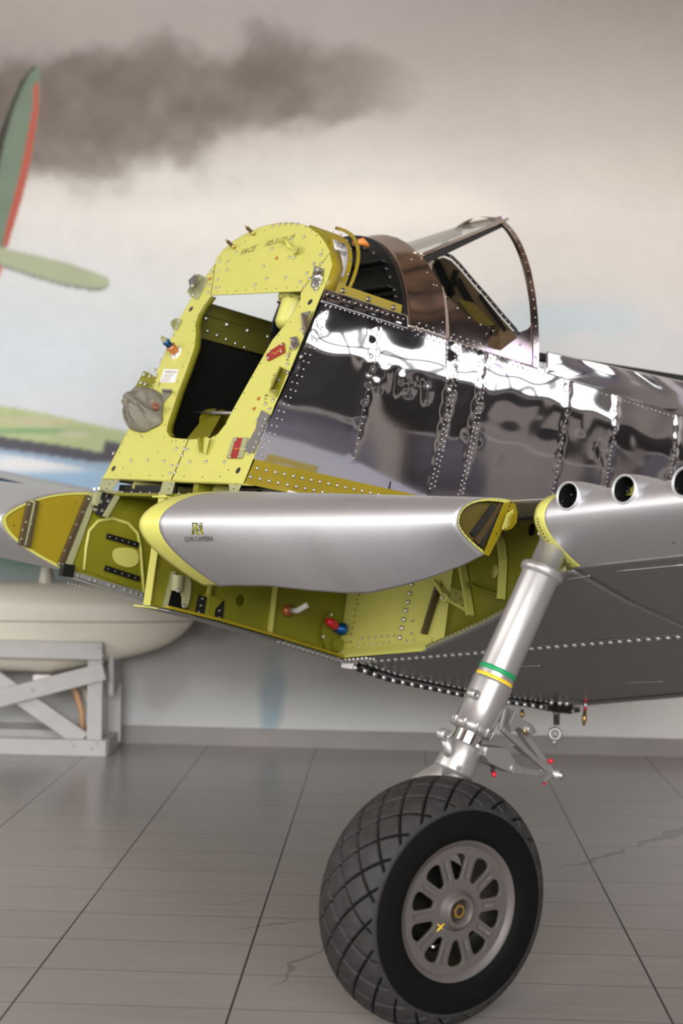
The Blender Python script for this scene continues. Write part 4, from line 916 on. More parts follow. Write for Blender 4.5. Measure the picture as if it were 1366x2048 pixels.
for a, b_, w, m in (((60, 1004), (42, 1090), .022, 'bronze'), ((67, 1003), (48, 1091), .010, 'palegreen'), ((73, 1001), (55, 1095), .016, 'bronze'), ((178, 992), (121, 1132), .024, 'bronze'), ((186, 993), (134, 1134), .030, 'palegreen')):
    mb = MB(); mb.bar(HO(*a, -.455), HO(*b_, -.455), .018, w, M[m], side=(1, 0, 0)); chn = mb.obj('channel', rb, .001)
stick('smallbolt', 'rivet', rb, [(HO(x, y, -.445), (1, 0, 0)) for x, y in ((58, 1009), (52, 1044), (45, 1060), (43, 1078), (62, 1048), (56, 1066), (51, 1087), (177, 998), (166, 1024), (153, 1049), (141, 1075), (129, 1101), (118, 1127))])
stick('hole', 'hole', rb, [(HO(x, y, -.473), (1, 0, 0)) for x, y in ((28, 1051), (153, 1005), (34, 1014), (18, 1030), (70, 1000), (12, 1050), (23, 1068))])
# spar-end hinge block above the far rib
mb = MB(); R = [HO(x, y, -.44) for x, y in ((195, 985), (228, 983), (234, 990), (208, 1034), (192, 1030), (186, 1018))]
mb.prism(R, (.004, 0, 0), M['rubber']); mb.prism([HO(x, y, -.435) for x, y in ((195, 980), (230, 982), (234, 990), (200, 985))], (.05, 0, 0), M['palegreen']); mb.prism([HO(x, y, -.43) for x, y in ((186, 985), (197, 984), (188, 1012), (182, 1010))], (.03, 0, 0), M['palegreen']); mb.prism([HO(x, y, -.40) for x, y in ((228, 990), (236, 992), (210, 1036), (204, 1032))], (.02, 0, 0), M['palegreen'])
hb = mb.obj('hinge_block', plane_root, .001); hb['label'] = 'grey-green hinge block beside the far wing root'
stick('nut', 'nut', hb, [(HO(x, y, -.433), (1, 0, 0)) for x, y in ((200, 1002), (216, 1002), (190, 1019), (204, 1021), (199, 1004))]); stick('nut', 'nut', hb, [(HO(x, y, -.40), (0, 0, 1)) for x, y in ((189, 980), (198, 979))])

# struts between firewall and wing
for i, (q, m) in enumerate((([(205, 957), (243, 957), (208, 1000), (196, 985)], 'palegreen'), ([(328, 960), (352, 960), (344, 990), (320, 989)], 'palegreen'), ([(458, 965), (485, 966), (472, 996), (462, 996)], 'palegreen'))):
    mb = MB(); mb.prism([FP(x, y, -.012) for x, y in q], fN * .004, M[m]); o = mb.obj('tie_plate', plane_root, .001); stick('hole', 'hole', o, [(FP(q[0][0] + 14, 968, -.007), fN), (FP(q[0][0] + 9, 978, -.007), fN)])
mb = MB(); mb.box((0, .02, -.062), (.86, .04, .012), M['olive']); mb.box((-.225, .04, -.04), (.41, .012, .04), M['black']); o = mb.obj('cross_member', plane_root, .001); stick('smallbolt', 'bolt', o, [(Vector((x, -.002, -.056)), (0, -1, 0)) for x in np.linspace(-.4, .4, 13)])
mb = MB(); mb.bar((-.32, .03, -.01), (.0, .35, -.05), .05, .006, M['olive'], side=(0, 0, 1)); mb.bar((.12, .03, -.03), (.12, .4, -.03), .03, .07, M['olive'], side=(1, 0, 0)); mb.lathe([(-.02, .05), (.02, .05), (.02, 0)], (.22, .10, -.04), (.3, -1, 0), M['olive'], 20); mb.obj('floor_brace', plane_root, .001)
mb = MB(); mb.prism([FP(x, y, -.2) for x, y in ((352, 962), (478, 966), (560, 975), (620, 992), (600, 1010), (352, 1010))], (0, .004, 0), M['paper']); o = mb.obj('white_panel', plane_root); o['label'] = 'white lining panel glimpsed above the leading edge'
mb = MB(); mb.prism([FP(x, y, -.19) for x, y in ((514, 981), (522, 981), (521, 996), (514, 996))], fN * .002, M['black']); mb.prism([FP(x, y, -.17) for x, y in ((533, 985), (620, 990), (620, 1010), (530, 1010))], fN * .002, M['black']); mb.obj('slot', o)

# wing skins: lower surface of the port wing with the diagonal wheel-bay edge, upper surface above
def a_edge(o): return interp(o, [0, .50, .80, 1.10, 1.40, 1.72], [.945, .935, .80, .66, .50, .325])
def wgrid(f, os_, n): return [[f(o, k / n) for k in range(n + 1)] for o in os_]
def lowpt(o, t): a0 = a_edge(o); a1 = interp(o, [0, 1.8, 3.2], [2.62, 2.45, 2.36]); a = a0 + (a1 - a0) * t; return Vector((o, a, low(o, a)))
mb = MB(); mb.grid(wgrid(lowpt, np.linspace(0, 1.75, 60), 60), M['under']); lw = mb.obj('lower_wing_skin', plane_root, solid=.004); lw['label'] = 'grey underside skin of the wing centre section'
rows = [[Vector((o, a_edge(o) - .004, low(o, a_edge(o)) + h)) for o in np.linspace(.5, 1.72, 40)] for h in (0, .018)]
mb = MB(); mb.grid(rows, M['palegreen']); bl = mb.obj('bay_lip', lw, solid=.004); stick('hole', 'hole', bl, [(Vector((o, a_edge(o) - .0085, low(o, a_edge(o)) + .011)), Vector((-.4, -.9, 0))) for o in np.linspace(.55, 1.6, 30)])
mb = MB(); mb.grid([[Vector((o, a_edge(o) - .02 * k, low(o, a_edge(o)) - .004)) for o in np.linspace(.5, 1.72, 40)] for k in (0, 1)], M['satin']); mb.obj('edge_trim', bl)
# far lower skin (mirrored centre section)
mb = MB(); mb.grid([[Vector((-p.x, p.y, p.z)) for p in r] for r in wgrid(lambda o, t: (lambda a: Vector((o, a, low(o, a))))(.95 + (2.6 - .95) * t), np.linspace(0, 1.8, 30), 20)], M['under']); mb.obj('lower_wing_skin', plane_root, solid=.004)
mb = MB(); mb.grid([[Vector((-o, a, low(o, a))) for a in np.linspace(.30, 2.4, 30)] for o in np.linspace(1.5, 3.2, 30)], M['under']); mb.obj('far_outer_skin', plane_root, solid=.004)
# upper skins, both sides
def uptop(o, a):
    o_ = abs(o); an, un = nose(o_); z0 = un + interp(o_, [.47, 1.42, 3.2], [.165, .098, .10]); s = interp(o_, [.47, 1.42], [.05, .36]); return z0 - .0 + .015 * min(max((a - s) / .5, 0), 1) - .10 * max(0, a - 1.2) ** 1.3
for s in (1, -1):
    mb = MB(); mb.grid([[Vector((s * o, a, uptop(o, a))) for a in [interp(o, [.47, 1.42], [.05, .36]) + (2.4 - .3) * t for t in np.linspace(0, 1, 30)]] for o in np.linspace(.47, 3.2, 50)], M['satin']); mb.grid([[Vector((s * o, a, uptop(.47, a) - .01)) for a in np.linspace(.05, 2.2, 30)] for o in (0, .47)], M['olive']); mb.obj('upper_wing_skin', plane_root, solid=.003, offset=-1)
# outer port wing with three gun ports
GUNS = [(1.865, -.018), (2.065, -.004), (2.265, .010)]
def outer(o0, o1, n, a_lo):
    rows = []
    for o in np.linspace(o0, o1, n):
        an, un = nose(o); s = le_section(o, .36, .315, low(o, .315), 46)
        rows.append(s)
    return rows
rows = outer(1.785, 3.3, 190, 0)
mb = MB(); n_ = len(rows[0]); vs = [p for r in rows for p in r]; fs = []
def gun_center(o, u): return Vector((o, nose(o)[0], nose(o)[1] + .050))
GC = [gun_center(o, u) for o, u in GUNS]
gdir = Vector((.0, 1, 0))
for i in range(len(rows) - 1):
    for j in range(n_ - 1):
        f = (i * n_ + j, i * n_ + j + 1, (i + 1) * n_ + j + 1, (i + 1) * n_ + j); c = (vs[f[0]] + vs[f[2]]) / 2
        if any((c.x - g.x) ** 2 + (c.z - g.z) ** 2 < .038 ** 2 and c.y < g.y + .16 for g in GC): continue
        fs.append(f)
mb.add(vs, fs, M['satin'], True); ol = mb.obj('outer_leading_edge', plane_root, solid=.003, offset=-1); ol['label'] = 'satin silver outer leading edge with three gun ports'
mb = MB(); mb.grid([[p + Vector((0, 0, 0)) for p in r] for r in outer(1.745, 1.787, 4, 0)], M['primer']); ej = mb.obj('edge_joggle', ol, solid=.002, offset=-1)
mb = MB(); mb.prism([Vector((3.29, p.y, p.z)) for p in inset(rows[-1], .02, 0)], (-.004, 0, 0), M['satin']); mb.obj('tip_rib', ol)
stick('hole', 'rivet', ej, [(le_section(1.76, .36, .315, low(1.76, .315), 46)[k] + Vector((0, -.002, 0)), (.0, -.8, -.6)) for k in range(50, 92, 3)])
mb = MB(); s_ = le_section(1.76, .36, .315, low(1.76, .315), 46); mb.prism([Vector((1.80, p.y, p.z)) for p in inset(s_, .16, 0)], (.004, 0, 0), M['mustard']); mb.obj('root_rib', ol)
for i, g in enumerate(GC):
    mb = MB(); f0 = g + Vector((0, .012, 0))
    mb.lathe([(-.012, .0355), (-.0165, .0385), (-.014, .0425), (.0, .0445), (.05, .050), (.12, .052), (.22, .040), (.34, .012), (.36, 0)], f0, gdir, M['satin'], 44)
    mb.lathe([(-.0155, .037), (.0, .0352), (.12, .0352)], f0, gdir, M['matblack'], 44)  # bore wall in black, its inner darkness put into the colour
    gp = mb.obj('gun_port', ol, 0); gp['label'] = ('gun port nearest the landing gear leg', 'middle gun port', 'gun port farthest from the landing gear leg')[i]
    mb = MB(); mb.lathe([(.02, .0345), (.118, .034), (.119, 0)], f0, gdir, M['black'] if i == 0 else M['matblack'], 30)
    if i: mb.prism([f0 + Vector((-.026, .03, -.010)), f0 + Vector((.028, .03, -.012)), f0 + Vector((.030, .03, .016)), f0 + Vector((.005, .03, .026)), f0 + Vector((-.015, .03, .006))], (0, .004, 0), M['olive']); mb.lathe([(.026, .007), (.03, .007), (.03, 0)], f0 + Vector((-.018, 0, .0)), gdir, M['black'], 12)
    mb.obj('bore', gp)
# underside of the outer wing
mb = MB(); mb.grid([[Vector((o, a, low(o, a))) for a in [.31 + (interp(o, [1.8, 3.3], [2.45, 2.36]) - .31) * t ** 1.2 for t in np.linspace(0, 1, 60)]] for o in np.linspace(1.75, 3.3, 50)], M['under']); ow_ = mb.obj('outer_wing_underside', plane_root, solid=.004)
def LW(px, py, lift=.0):
    d = lray(px, py).normalized(); t = 3.0; pv = None
    while t < 9:
        p = CL + d * t; g = p.z - low(p.x, p.y)
        if pv is not None and pv < 0 <= g:
            a0, a1 = t - .02, t
            for _ in range(16):
                m_ = (a0 + a1) / 2; p = CL + d * m_
                if p.z - low(p.x, p.y) < 0: a0 = m_
                else: a1 = m_
            return CL + d * (a0 - lift)
        pv = g; t += .02
    return None
def lowrow(pts, n, kind, par, name='rivet', jit=0):
    items = []
    for (x0, y0, x1, y1), k_ in zip(pts, n):
        for k in range(k_):
            p = LW(x0 + (x1 - x0) * k / max(k_ - 1, 1) + random.uniform(-jit, jit), y0 + (y1 - y0) * k / max(k_ - 1, 1) + random.uniform(-jit, jit))
            if p: items.append((Vector((p.x, p.y, low(p.x, p.y) - .0022)), (0, 0, -1)))
    stick(kind, name, par, items)
# the spar row of domed bolts on a raised strip
mb = MB(); q = [LW(x, y) for x, y in ((735, 1313), (860, 1303), (1000, 1291), (1366, 1259))]
P_a = [Vector((o, .965, low(o, .965) - .004)) for o in np.linspace(.02, 3.2, 40)]; mb.grid([P_a, [p + Vector((0, .03, -.0005)) for p in P_a]], M['under']); ss = mb.obj('spar_strip', lw, solid=.003)
stick('dome', 'bolt', ss, [(Vector((o, .985, low(o, .985) - .006)), (0, 0, -1)) for o in np.arange(.06, 3.1, .040)])
# flush fasteners and panel seams on the underside
lowrow(((1180, 1110, 1366, 1210), (1220, 1155, 1366, 1225), (1150, 1200, 1290, 1212), (1120, 1170, 1180, 1205), (1290, 1235, 1366, 1236), (880, 1240, 960, 1225), (840, 1280, 930, 1262), (1190, 1230, 1190, 1232), (870, 1180, 870, 1181)), (16, 14, 10, 5, 6, 5, 5, 1, 1), 'flush', lw, jit=4)
for (x0, y0, x1, y1) in ((1232, 1141, 1366, 1128), (1135, 1157, 1180, 1150), (1040, 1332, 1080, 1330), (1250, 1365, 1325, 1362), (985, 1270, 1000, 1272), (1040, 1408, 1085, 1400)):
    ps = [LW(x0 + (x1 - x0) * k / 8, y0 + (y1 - y0) * k / 8) for k in range(9)]; ps = [Vector((p.x, p.y, low(p.x, p.y) - .0025)) for p in ps if p]
    if len(ps) > 2: mb = MB(); mb.tube(ps, .0016, M['satin'], 5); mb.obj('panel_seam', lw)
mb = MB()
for (x, y) in ((1326, 1067), (1346, 1080)):
    d = lray(x, y).normalized(); 
    o_ = 2.35; p = HO(x, y, o_); p = LW(x, y) or p
    mb.lathe([(0, .012), (.004, .010), (.006, 0)], p, (0, -.6, -.8), M['steel'], 14)
mb.obj('latch_button', ow_)
# centreline splice with heavy domed bolts
mb = MB(); cs = [Vector((.0, a, low(0, a) - .012)) for a in np.linspace(.97, 2.45, 40)]
mb.grid([[p + Vector((x, 0, h)) for p in cs] for x, h in ((-.05, .0), (.05, 0), (.05, .012))], M['under']); mb.grid([[p + Vector((.05, 0, .012)) for p in cs], [p + Vector((.05, 0, -.014)) for p in cs], [p + Vector((.035, 0, -.016)) for p in cs]], M['rubber']); cps = mb.obj('centre_splice', lw, solid=.003); cps['label'] = 'dark centreline splice strip studded with domed bolts'
mb = MB(); mb.box((.03, .968, low(0, .97) - .012), (.07, .006, .035), M['paper']); mb.obj('splice_end', cps)
BM['dome2'] = bolt_mesh('bolt', .0135, .014, M['bolt'], False)
stick('dome2', 'bolt', cps, [(Vector((.046, a, low(0, a) - .018)), (.75, -.25, -.6)) for a in np.arange(.995, 2.4, .056)])
stick('smallbolt', 'bolt', cps, [(Vector((.075 + .02 * r, a + .01 * r, low(.08, a) - .004)), (0, 0, -1)) for a in np.arange(.985, 2.4, .036) for r in (0, 1)])
stick('dome', 'bolt', cps, [(Vector((.02 + .03 * r, a + .012 * (r % 2), low(0, a) - .004)), (0, -.2, -1)) for a in np.arange(.60, .98, .026) for r in (0, 1)])
stick('dome', 'bolt', cps, [(Vector((o, .95 + .02 * r, low(o, .95) - .006)), (0, -.3, -1)) for o in np.arange(.03, .20, .026) for r in (-1, 0, 1)])
# flap trailing line and small items hanging below the wing
mb = MB(); mb.grid([[Vector((o, interp(o, [0, 1.8, 3.2], [2.40, 2.35, 2.30]), low(o, 2.4) - .010)), Vector((o, interp(o, [0, 1.8, 3.2], [2.58, 2.45, 2.38]), low(o, 2.45) - .004))] if False else [Vector((o, 2.30, low(o, 2.3) - .006)), Vector((o, 2.42, low(o, 2.42) - .006))] for o in np.linspace(.1, 3.2, 30)], M['under']); fl = mb.obj('trailing_strip', lw, solid=.003)
stick('smallbolt', 'bolt', fl, [(Vector((o, 2.40, low(o, 2.4) - .010)), (0, 0, -1)) for o in np.arange(.12, 2.2, .055)])

# wheel bay: centreline rib, spar web, far rib, roof
def ribplate(name, outer, holes, o, m, parent, th=.004, lab=None):
    T = basis((o, 0, 0), (0, 1, 0), (0, 0, 1)); r = plate(name, [(p.y, p.z) for p in outer], [[(q.y, q.z) for q in h] for h in holes], th, m, T, parent)
    if lab: r['label'] = lab
    return r
def hole_o(x, y, o, r, ry=None): p = HO(x, y, o); return [Vector((o, p.y + r * cos(t), p.z + (ry or r) * sin(t))) for t in np.linspace(0, 2 * pi, 25)[:-1]]
cr_out = [Vector((0, -.03, -.065)), Vector((0, .95, -.03)), Vector((0, .945, -.597)), Vector((0, .57, -.545)), Vector((0, .26, -.507)), Vector((0, -.02, -.485))]
crib = ribplate('centre_rib', cr_out, [hole_o(481, 1201, 0, .024), hole_o(402, 1173, 0, .036)], 0, M['olive'], plane_root, lab='olive centreline rib of the wheel bay')
mb = MB(); mb.box((.0, -.032, -.275), (.045, .004, .42), M['primer']); mb.box((0, -.035, -.492), (.075, .06, .006), M['primer']); mb.box((.0, -.03, -.075), (.10, .03, .006), M['primer']); mb.obj('front_cap', crib)
mb = MB(); ll = [Vector((0, a, interp(a, *LOW0))) for a in np.linspace(0, .95, 30)]
mb.grid([[p + Vector((-.01, 0, .004)) for p in ll], [p + Vector((.075, 0, .004)) for p in ll]], M['olive']); mb.grid([[p + Vector((.075, 0, .004)) for p in ll], [p + Vector((.075, 0, .014)) for p in ll]], M['mustard']); mb.grid([[p + Vector((-.10, 0, -.006)) for p in ll], [p + Vector((.08, 0, -.006)) for p in ll]], M['under']); mb.obj('rib_flange', crib, solid=.003)
for (x, w, m) in ((343, .012, 'palegreen'), (425, .012, 'olive'), (553, .012, 'primer')):
    p0, p1 = HO(x - (6 if x > 350 else 0), 1170 + (x - 300) * .1, .012), HO(x - 14, 1206 + (x - 300) * .255, .012)
    mb = MB(); mb.bar(p0 + Vector((0, .0, .06)), p1, .022, w, M[m], side=(1, 0, 0)); mb.obj('stiffener', crib, .001)
def blk(q, th, m, o=.004): 
    mb = MB(); mb.prism([HO(x, y, o) for x, y in q], (th, 0, 0), M[m]); return mb
b_ = blk([(350, 1150), (376, 1160), (372, 1225), (335, 1212)], .006, 'matblack').obj('dark_plate', crib)
b_ = blk([(396, 1190), (447, 1202), (443, 1246), (388, 1231)], .006, 'black').obj('dark_plate', crib)
stick('smallbolt', 'bolt', b_, [(HO(x, y, .012), (1, 0, 0)) for x, y in ((404, 1197), (401, 1211), (397, 1224), (438, 1221), (437, 1235), (425, 1202), (421, 1214), (418, 1227))])
mb = blk([(430, 1194), (443, 1200), (436, 1210), (428, 1218), (426, 1234), (414, 1230), (420, 1190)], .010, 'olive', .012); mb.obj('small_bracket', crib, .001)
# hydraulic lever and cylinder
mb = MB(); mb.tube([HO(356, 1150, .05), HO(352, 1182, .05)], [.024, .024], M['palegreen'], 16); mb.prism(smooth_poly([HO(x, y, .035) for x, y in ((366, 1150), (379, 1160), (378, 1185), (373, 1210), (367, 1218), (362, 1214), (363, 1195), (358, 1184))]), (.014, 0, 0), M['palegreen']); lv = mb.obj('lever_arm', crib, .001)
stick('nut', 'nut', lv, [(HO(355, 1181, .075), (1, -.3, 0)), (HO(367, 1212, .05), (1, 0, 0))])
stick('oliverivet', 'rivet', crib, [(HO(x, y, .003), (1, 0, 0)) for x, y in ((456, 1243), (469, 1247), (482, 1250), (494, 1254), (508, 1257), (520, 1260), (533, 1263), (557, 1268), (570, 1272), (583, 1276), (596, 1280), (609, 1283), (622, 1287), (535, 1198), (510, 1196), (427, 1184), (448, 1186), (318, 1164), (326, 1209), (313, 1204), (573, 1200), (600, 1204), (630, 1209), (545, 1230), (551, 1215), (548, 1248))])
# drain plug with clear wrapped tube and red-capped fitting
p = HO(575, 1222, .004); mb = MB(); mb.lathe([(0, .026), (.02, .024), (.022, .016), (.05, .014)], p, (1, -.2, .1), M['copper'], 20); pf = mb.obj('pipe_stub', crib)
mb = MB(); mb.tube([p + Vector((.04, -.01, .004)), HO(596, 1221, .10), HO(612, 1211, .15), HO(616, 1209, .155)], [.013, .013, .012, .013], M['clear'], 10); mb.tube([HO(598, 1225, .10), HO(604, 1217, .13), HO(616, 1212, .16)], .006, M['clear'], 8); mb.obj('clear_sleeve', pf)
BAYA = .935
def hole_a(x, y, a, r): p = HA(x, y, a); return [(p.x + r * cos(t), p.z + r * sin(t)) for t in np.linspace(0, 2 * pi, 25)[:-1]]
TW = basis((0, BAYA, 0), (1, 0, 0), (0, 0, 1))
web = plate('spar_web', [(0.004, -.575), (.25, -.54), (.50, -.50), (.80, -.455), (1.2, -.39), (1.74, -.31), (1.74, .0), (1.0, -.04), (.004, -.04)], [], .005, M['primer'], TW, plane_root); web['label'] = 'bright yellow-green spar web across the wheel bay'
web2 = plate('spar_web', [(-1.7, -.34), (-.5, -.52), (-.004, -.585), (-.004, -.04), (-1.7, .0)], [], .005, M['olive'], TW, plane_root)
mb = MB(); mb.grid([[Vector((o, BAYA - .03, low(o, .93) + .012)), Vector((o, BAYA - .006, low(o, .93) + .030)), Vector((o, BAYA - .004, low(o, .93) + .05))] for o in np.linspace(.01, .55, 20)], M['primer']); mb.grid([[Vector((o, BAYA - .03, low(o, .93) + .012)), Vector((o, BAYA - .03, low(o, .93) - .004))] for o in np.linspace(.01, .55, 20)], M['primer']); mb.obj('lower_cap', web)
def wpt(x, y, l=.004): p = HA(x, y, BAYA - l); return (p, (0, -1, 0))
stick('dome', 'bolt', web, [wpt(x, y) for x, y in ((824, 1169), (820, 1187), (816, 1204), (812, 1221), (808, 1239), (804, 1256), (800, 1275))])
stick('smallbolt', 'rivet', web, [wpt(x, y) for x, y in ((726, 1277), (738, 1275), (751, 1274), (764, 1273), (776, 1272), (789, 1271), (717, 1292), (730, 1291), (743, 1290), (755, 1288), (768, 1287), (780, 1285), (824, 1267), (814, 1282), (829, 1281), (826, 1242))])
stick('oliverivet', 'rivet', web, [wpt(x, y) for x, y in ((718, 1190), (714, 1199), (715, 1208), (711, 1220), (709, 1232), (708, 1245), (705, 1257), (702, 1268), (701, 1283), (705, 1295), (691, 1296), (694, 1285), (687, 1195), (685, 1207), (681, 1219), (680, 1232))])
mb = MB(); mb.bar(HA(878, 1168, .92), HA(848, 1268, .92), .03, .012, M['bronze'], side=(0, 1, 0)); mb.bar(HA(868, 1160, .91), HA(893, 1198, .91), .02, .012, M['primer'], side=(0, 1, 0)); mb.obj('diagonal_stiffener', web, .001)
mb = MB(); c = HA(890, 1196, .88); mb.lathe([(-.01, .018), (.01, .018), (.01, .008), (.012, 0)], c, (0, -1, 0), M['primer'], 20); mb.bar(c, HA(941, 1226, .85), .012, .012, M['primer']); a_ = mb.obj('link_rod', web); stick('nut', 'nut', a_, [(c + Vector((0, -.012, 0)), (0, -1, 0))])
mb = MB(); mb.prism([HA(x, y, .86) for x, y in ((900, 1173), (920, 1180), (938, 1188), (944, 1225), (900, 1200))], (0, .004, 0), M['olive']); gp_ = mb.obj('gusset', web, .001); stick('oliverivet', 'rivet', gp_, [(HA(x, y, .857), (0, -1, 0)) for x, y in ((910, 1187), (927, 1193), (919, 1199), (909, 1203), (936, 1207), (923, 1212), (934, 1218))])
mb = MB(); c = HO(690, 1256, .08); mb.prism(smooth_poly([HO(x, y, .008) for x, y in ((655, 1223), (666, 1230), (668, 1262), (672, 1285), (664, 1300), (650, 1300), (645, 1286), (640, 1268), (648, 1240))]), (.012, 0, 0), M['olive']); mb.prism(smooth_poly([HO(x, y, .022) for x, y in ((664, 1275), (684, 1278), (684, 1300), (672, 1302), (664, 1302))]), (.012, 0, 0), M['olive']); lu = mb.obj('hinge_lug', crib, .001); stick('nut', 'nut', lu, [(HO(645, 1273, .021), (1, 0, 0)), (HO(661, 1229, .021), (1, 0, 0))])
mb = MB(); p = HA(686, 1258, .91); mb.lathe([(0, .026), (.008, .026), (.012, .02), (.04, .019), (.042, 0)], p, (0.05, -1, 0), M['blue'], 20); rf = mb.obj('blue_fitting', web); mb = MB(); p2 = p + Vector((0, -.04, .004)); mb.tube([p2, p2 + Vector((.02, -.025, .006)), p2 + Vector((.03, -.055, .016)), p2 + Vector((.028, -.075, .022))], [.017, .016, .018, .013], M['redcap'], 12); o = mb.obj('red_plug', rf); o['label'] = 'red plastic plug on a blue fitting'
# diagonal inboard wall of the gear leg bay with its stiffeners
def DW(o): return a_edge(o) + .20
rows = [[Vector((o, interp(o, [.62, 1.74], [.93, .52]), interp(t, [0, 1], [low(o, a_edge(o)) + .02, uptop(o, .6) - .01]))) for t in (0, 1)] for o in np.linspace(.62, 1.74, 20)]
mb = MB(); mb.grid(rows, M['olive']); dwl = mb.obj('leg_bay_wall', plane_root, solid=.004); dwl['label'] = 'olive wall of the gear leg bay'
def dw(px, py, l=.006):
    P = Vector((.62, .93, 0)); n = Vector((.52 - .93, -(1.74 - .62), 0)).normalized(); return hit(px, py, P, n) + n * l, n
for pts, w, m in ((((932, 1124), (942, 1180), (950, 1232)), .014, 'primer'), (((1002, 1066), (1012, 1085), (1016, 1120), (1014, 1160), (1012, 1200)), .012, 'primer'), (((948, 1168), (975, 1179), (1006, 1190)), .007, 'olive')):
    mb = MB()
    for a, c in zip(pts[:-1], pts[1:]): mb.bar(dw(*a, .02)[0], dw(*c, .02)[0], .03, w, M[m], side=dw(*a)[1])
    mb.obj('stiffener', dwl, .001)
def disc(px, py, r, m, name, par, l=.004):
    p, n = dw(px, py, l); mb = MB(); mb.lathe([(0, r), (.002, r), (.002, 0)], p, n, M[m], 24); return mb.obj(name, par)
disc(992, 1143, .026, 'primer', 'lightening_hole', dwl); disc(1013, 1112, .014, 'matblack', 'lightening_hole', dwl); disc(1066, 1060, .022, 'matblack', 'lightening_hole', dwl)
mb = MB(); q = [dw(x, y, .02)[0] for x, y in ((1016, 1003), (1082, 1000), (1082, 1040), (1068, 1026), (1050, 1020), (1036, 1024), (1024, 1040), (1012, 1050))]; mb.prism(q, dw(1040, 1020)[1] * .006, M['mustard']); mb.obj('arched_gusset', dwl, .001)
# far wheel bay as seen past the centreline rib
fr = ribplate('far_rib', [Vector((-.46, -.12, -.39)), Vector((-.46, .95, -.52)), Vector((-.46, .95, -.04)), Vector((-.46, .02, -.06)), Vector((-.46, -.05, -.15))], [], -.46, M['olive'], plane_root, lab='olive rib at the far wing root')
def fp_(x, y, o=-.45): return HO(x, y, o)
mb = MB(); mb.prism([fp_(x, y) for x, y in ((208, 1040), (232, 1038), (262, 1050), (276, 1070), (284, 1120), (290, 1186), (168, 1140), (176, 1070), (190, 1048))], (-.002, 0, 0), M['olive']); 
hp_ = [fp_(168, 1140), fp_(172, 1095), fp_(178, 1062), fp_(196, 1042), fp_(225, 1037), fp_(256, 1046), fp_(275, 1066), fp_(281, 1095), fp_(285, 1150), fp_(288, 1186)]
mb.tube(hp_, .007, M['primer'], 8); mb.obj('flanged_opening', fr)
mb = MB(); mb.prism(smooth_poly([fp_(x, y, -.445) for x, y in ((226, 1098), (246, 1094), (272, 1098), (278, 1114), (274, 1130), (256, 1136), (232, 1128), (224, 1114))]), (.003, 0, 0), M['primer']); mb.obj('cover', fr)
for a, c in (((214, 1072), (276, 1090)), ((210, 1136), (278, 1158))):
    mb = MB(); mb.bar(fp_(*a, -.44), fp_(*c, -.44), .012, .022, M['black'], side=(1, 0, 0)); o = mb.obj('black_strip', fr)
    stick('flush', 'rivet', o, [(fp_(a[0] + (c[0] - a[0]) * t, a[1] + (c[1] - a[1]) * t, -.432), (1, 0, 0)) for t in (.1, .3, .5, .7, .9)])
# bright angle along the far lower edge
e0, e1 = HO(132, 1138, -.44), HO(305, 1190, -.44); dd = e1 - e0
mb = MB(); mb.prism([e0, e0 + dd * 1.15, e0 + dd * 1.15 + Vector((0, 0, -.022)), e0 + Vector((0, 0, -.018))], (-.004, 0, 0), M['satin']); mb.bar(e0 + Vector((.01, 0, -.028)), e0 + dd * 1.15 + Vector((.01, 0, -.034)), .02, .006, M['satin'], side=(1, 0, 0)); ea_ = mb.obj('edge_angle', fr); ea_['label'] = 'bright metal angle along the far bay edge'
stick('smallbolt', 'bolt', ea_, [(e0 + dd * t + Vector((.001, 0, -.012)), (1, 0, 0)) for t in (.10, .14, .28, .34, .5, .56, .68, .76, .82, .88, .94, .99)])
stick('smallbolt', 'bolt', ea_, [(e0 + dd * t + Vector((.0, 0, -.050)), (.5, 0, -1)) for t in np.linspace(.05, 1, 24)])
mb = MB(); mb.box(HO(134, 1141, -.43), (.03, .05, .05), M['black']); mb.obj('black_block', fr)

# ------------------------------------------------------------------ main landing gear
LT = Vector((1.73, .275, -.125)); LB = Vector((1.665, .0, -.90))
def onleg(px, py, o): return HO(px, py, o)
LT = HO(1110, 1085, 1.74); LB = HO(902, 1552, 1.655); ld = (LB - LT).normalized(); LL = (LB - LT).length
def lt(t): return LT + ld * (LL * t)
def tleg(y): # parameter along the leg at photo height y
    a, b_ = 0., 1.
    return (y - 1085) / (1552 - 1085)
leg = MB(); r0 = .0560
leg.lathe([(-.02, .040), (-.01, .044), (LL * .11, .046), (LL * .112, .060), (LL * .118, .066), (LL * .140, .066), (LL * .148, .060), (LL * .155, r0), (LL * .62, r0), (LL * .655, r0)], LT, ld, M['silver'], 48)
legm = leg.obj('landing_gear_leg', plane_root); legm['label'] = 'thick silver shock strut leaning forward to the wheel'
def band(y0, y1, r, m, name, lab=None):
    mb = MB(); a, c = tleg(y0) * LL, tleg(y1) * LL; mb.lathe([(a, r - .001), (a, r), (c, r), (c, r - .001)], LT, ld, m, 48); o = mb.obj(name, legm)
    if lab: o['label'] = lab
band(1343, 1352, r0 + .0008, M['green_tape'], 'marking_band', 'green painted band'); band(1359, 1369, r0 + .0008, M['yellow_tape'], 'marking_band', 'yellow painted band')
mb = MB(); mb.lathe([(LL * a, r) for a, r in ((.60, r0 + .0005), (.605, .0600), (.612, .0605), (.70, .0600), (.78, .0590), (.785, .062), (.80, .0625), (.815, .058), (.82, .045), (.82, 0))], LT, ld, M['silver'], 48); lc = mb.obj('lower_cylinder', legm)
side = ld.cross(Vector((0, 1, 0))).normalized(); fw_ = side.cross(ld)
if fw_.y > 0: fw_ = -fw_
outb = Vector((1, 0, 0)); outb = (outb - ld * outb.dot(ld)).normalized()
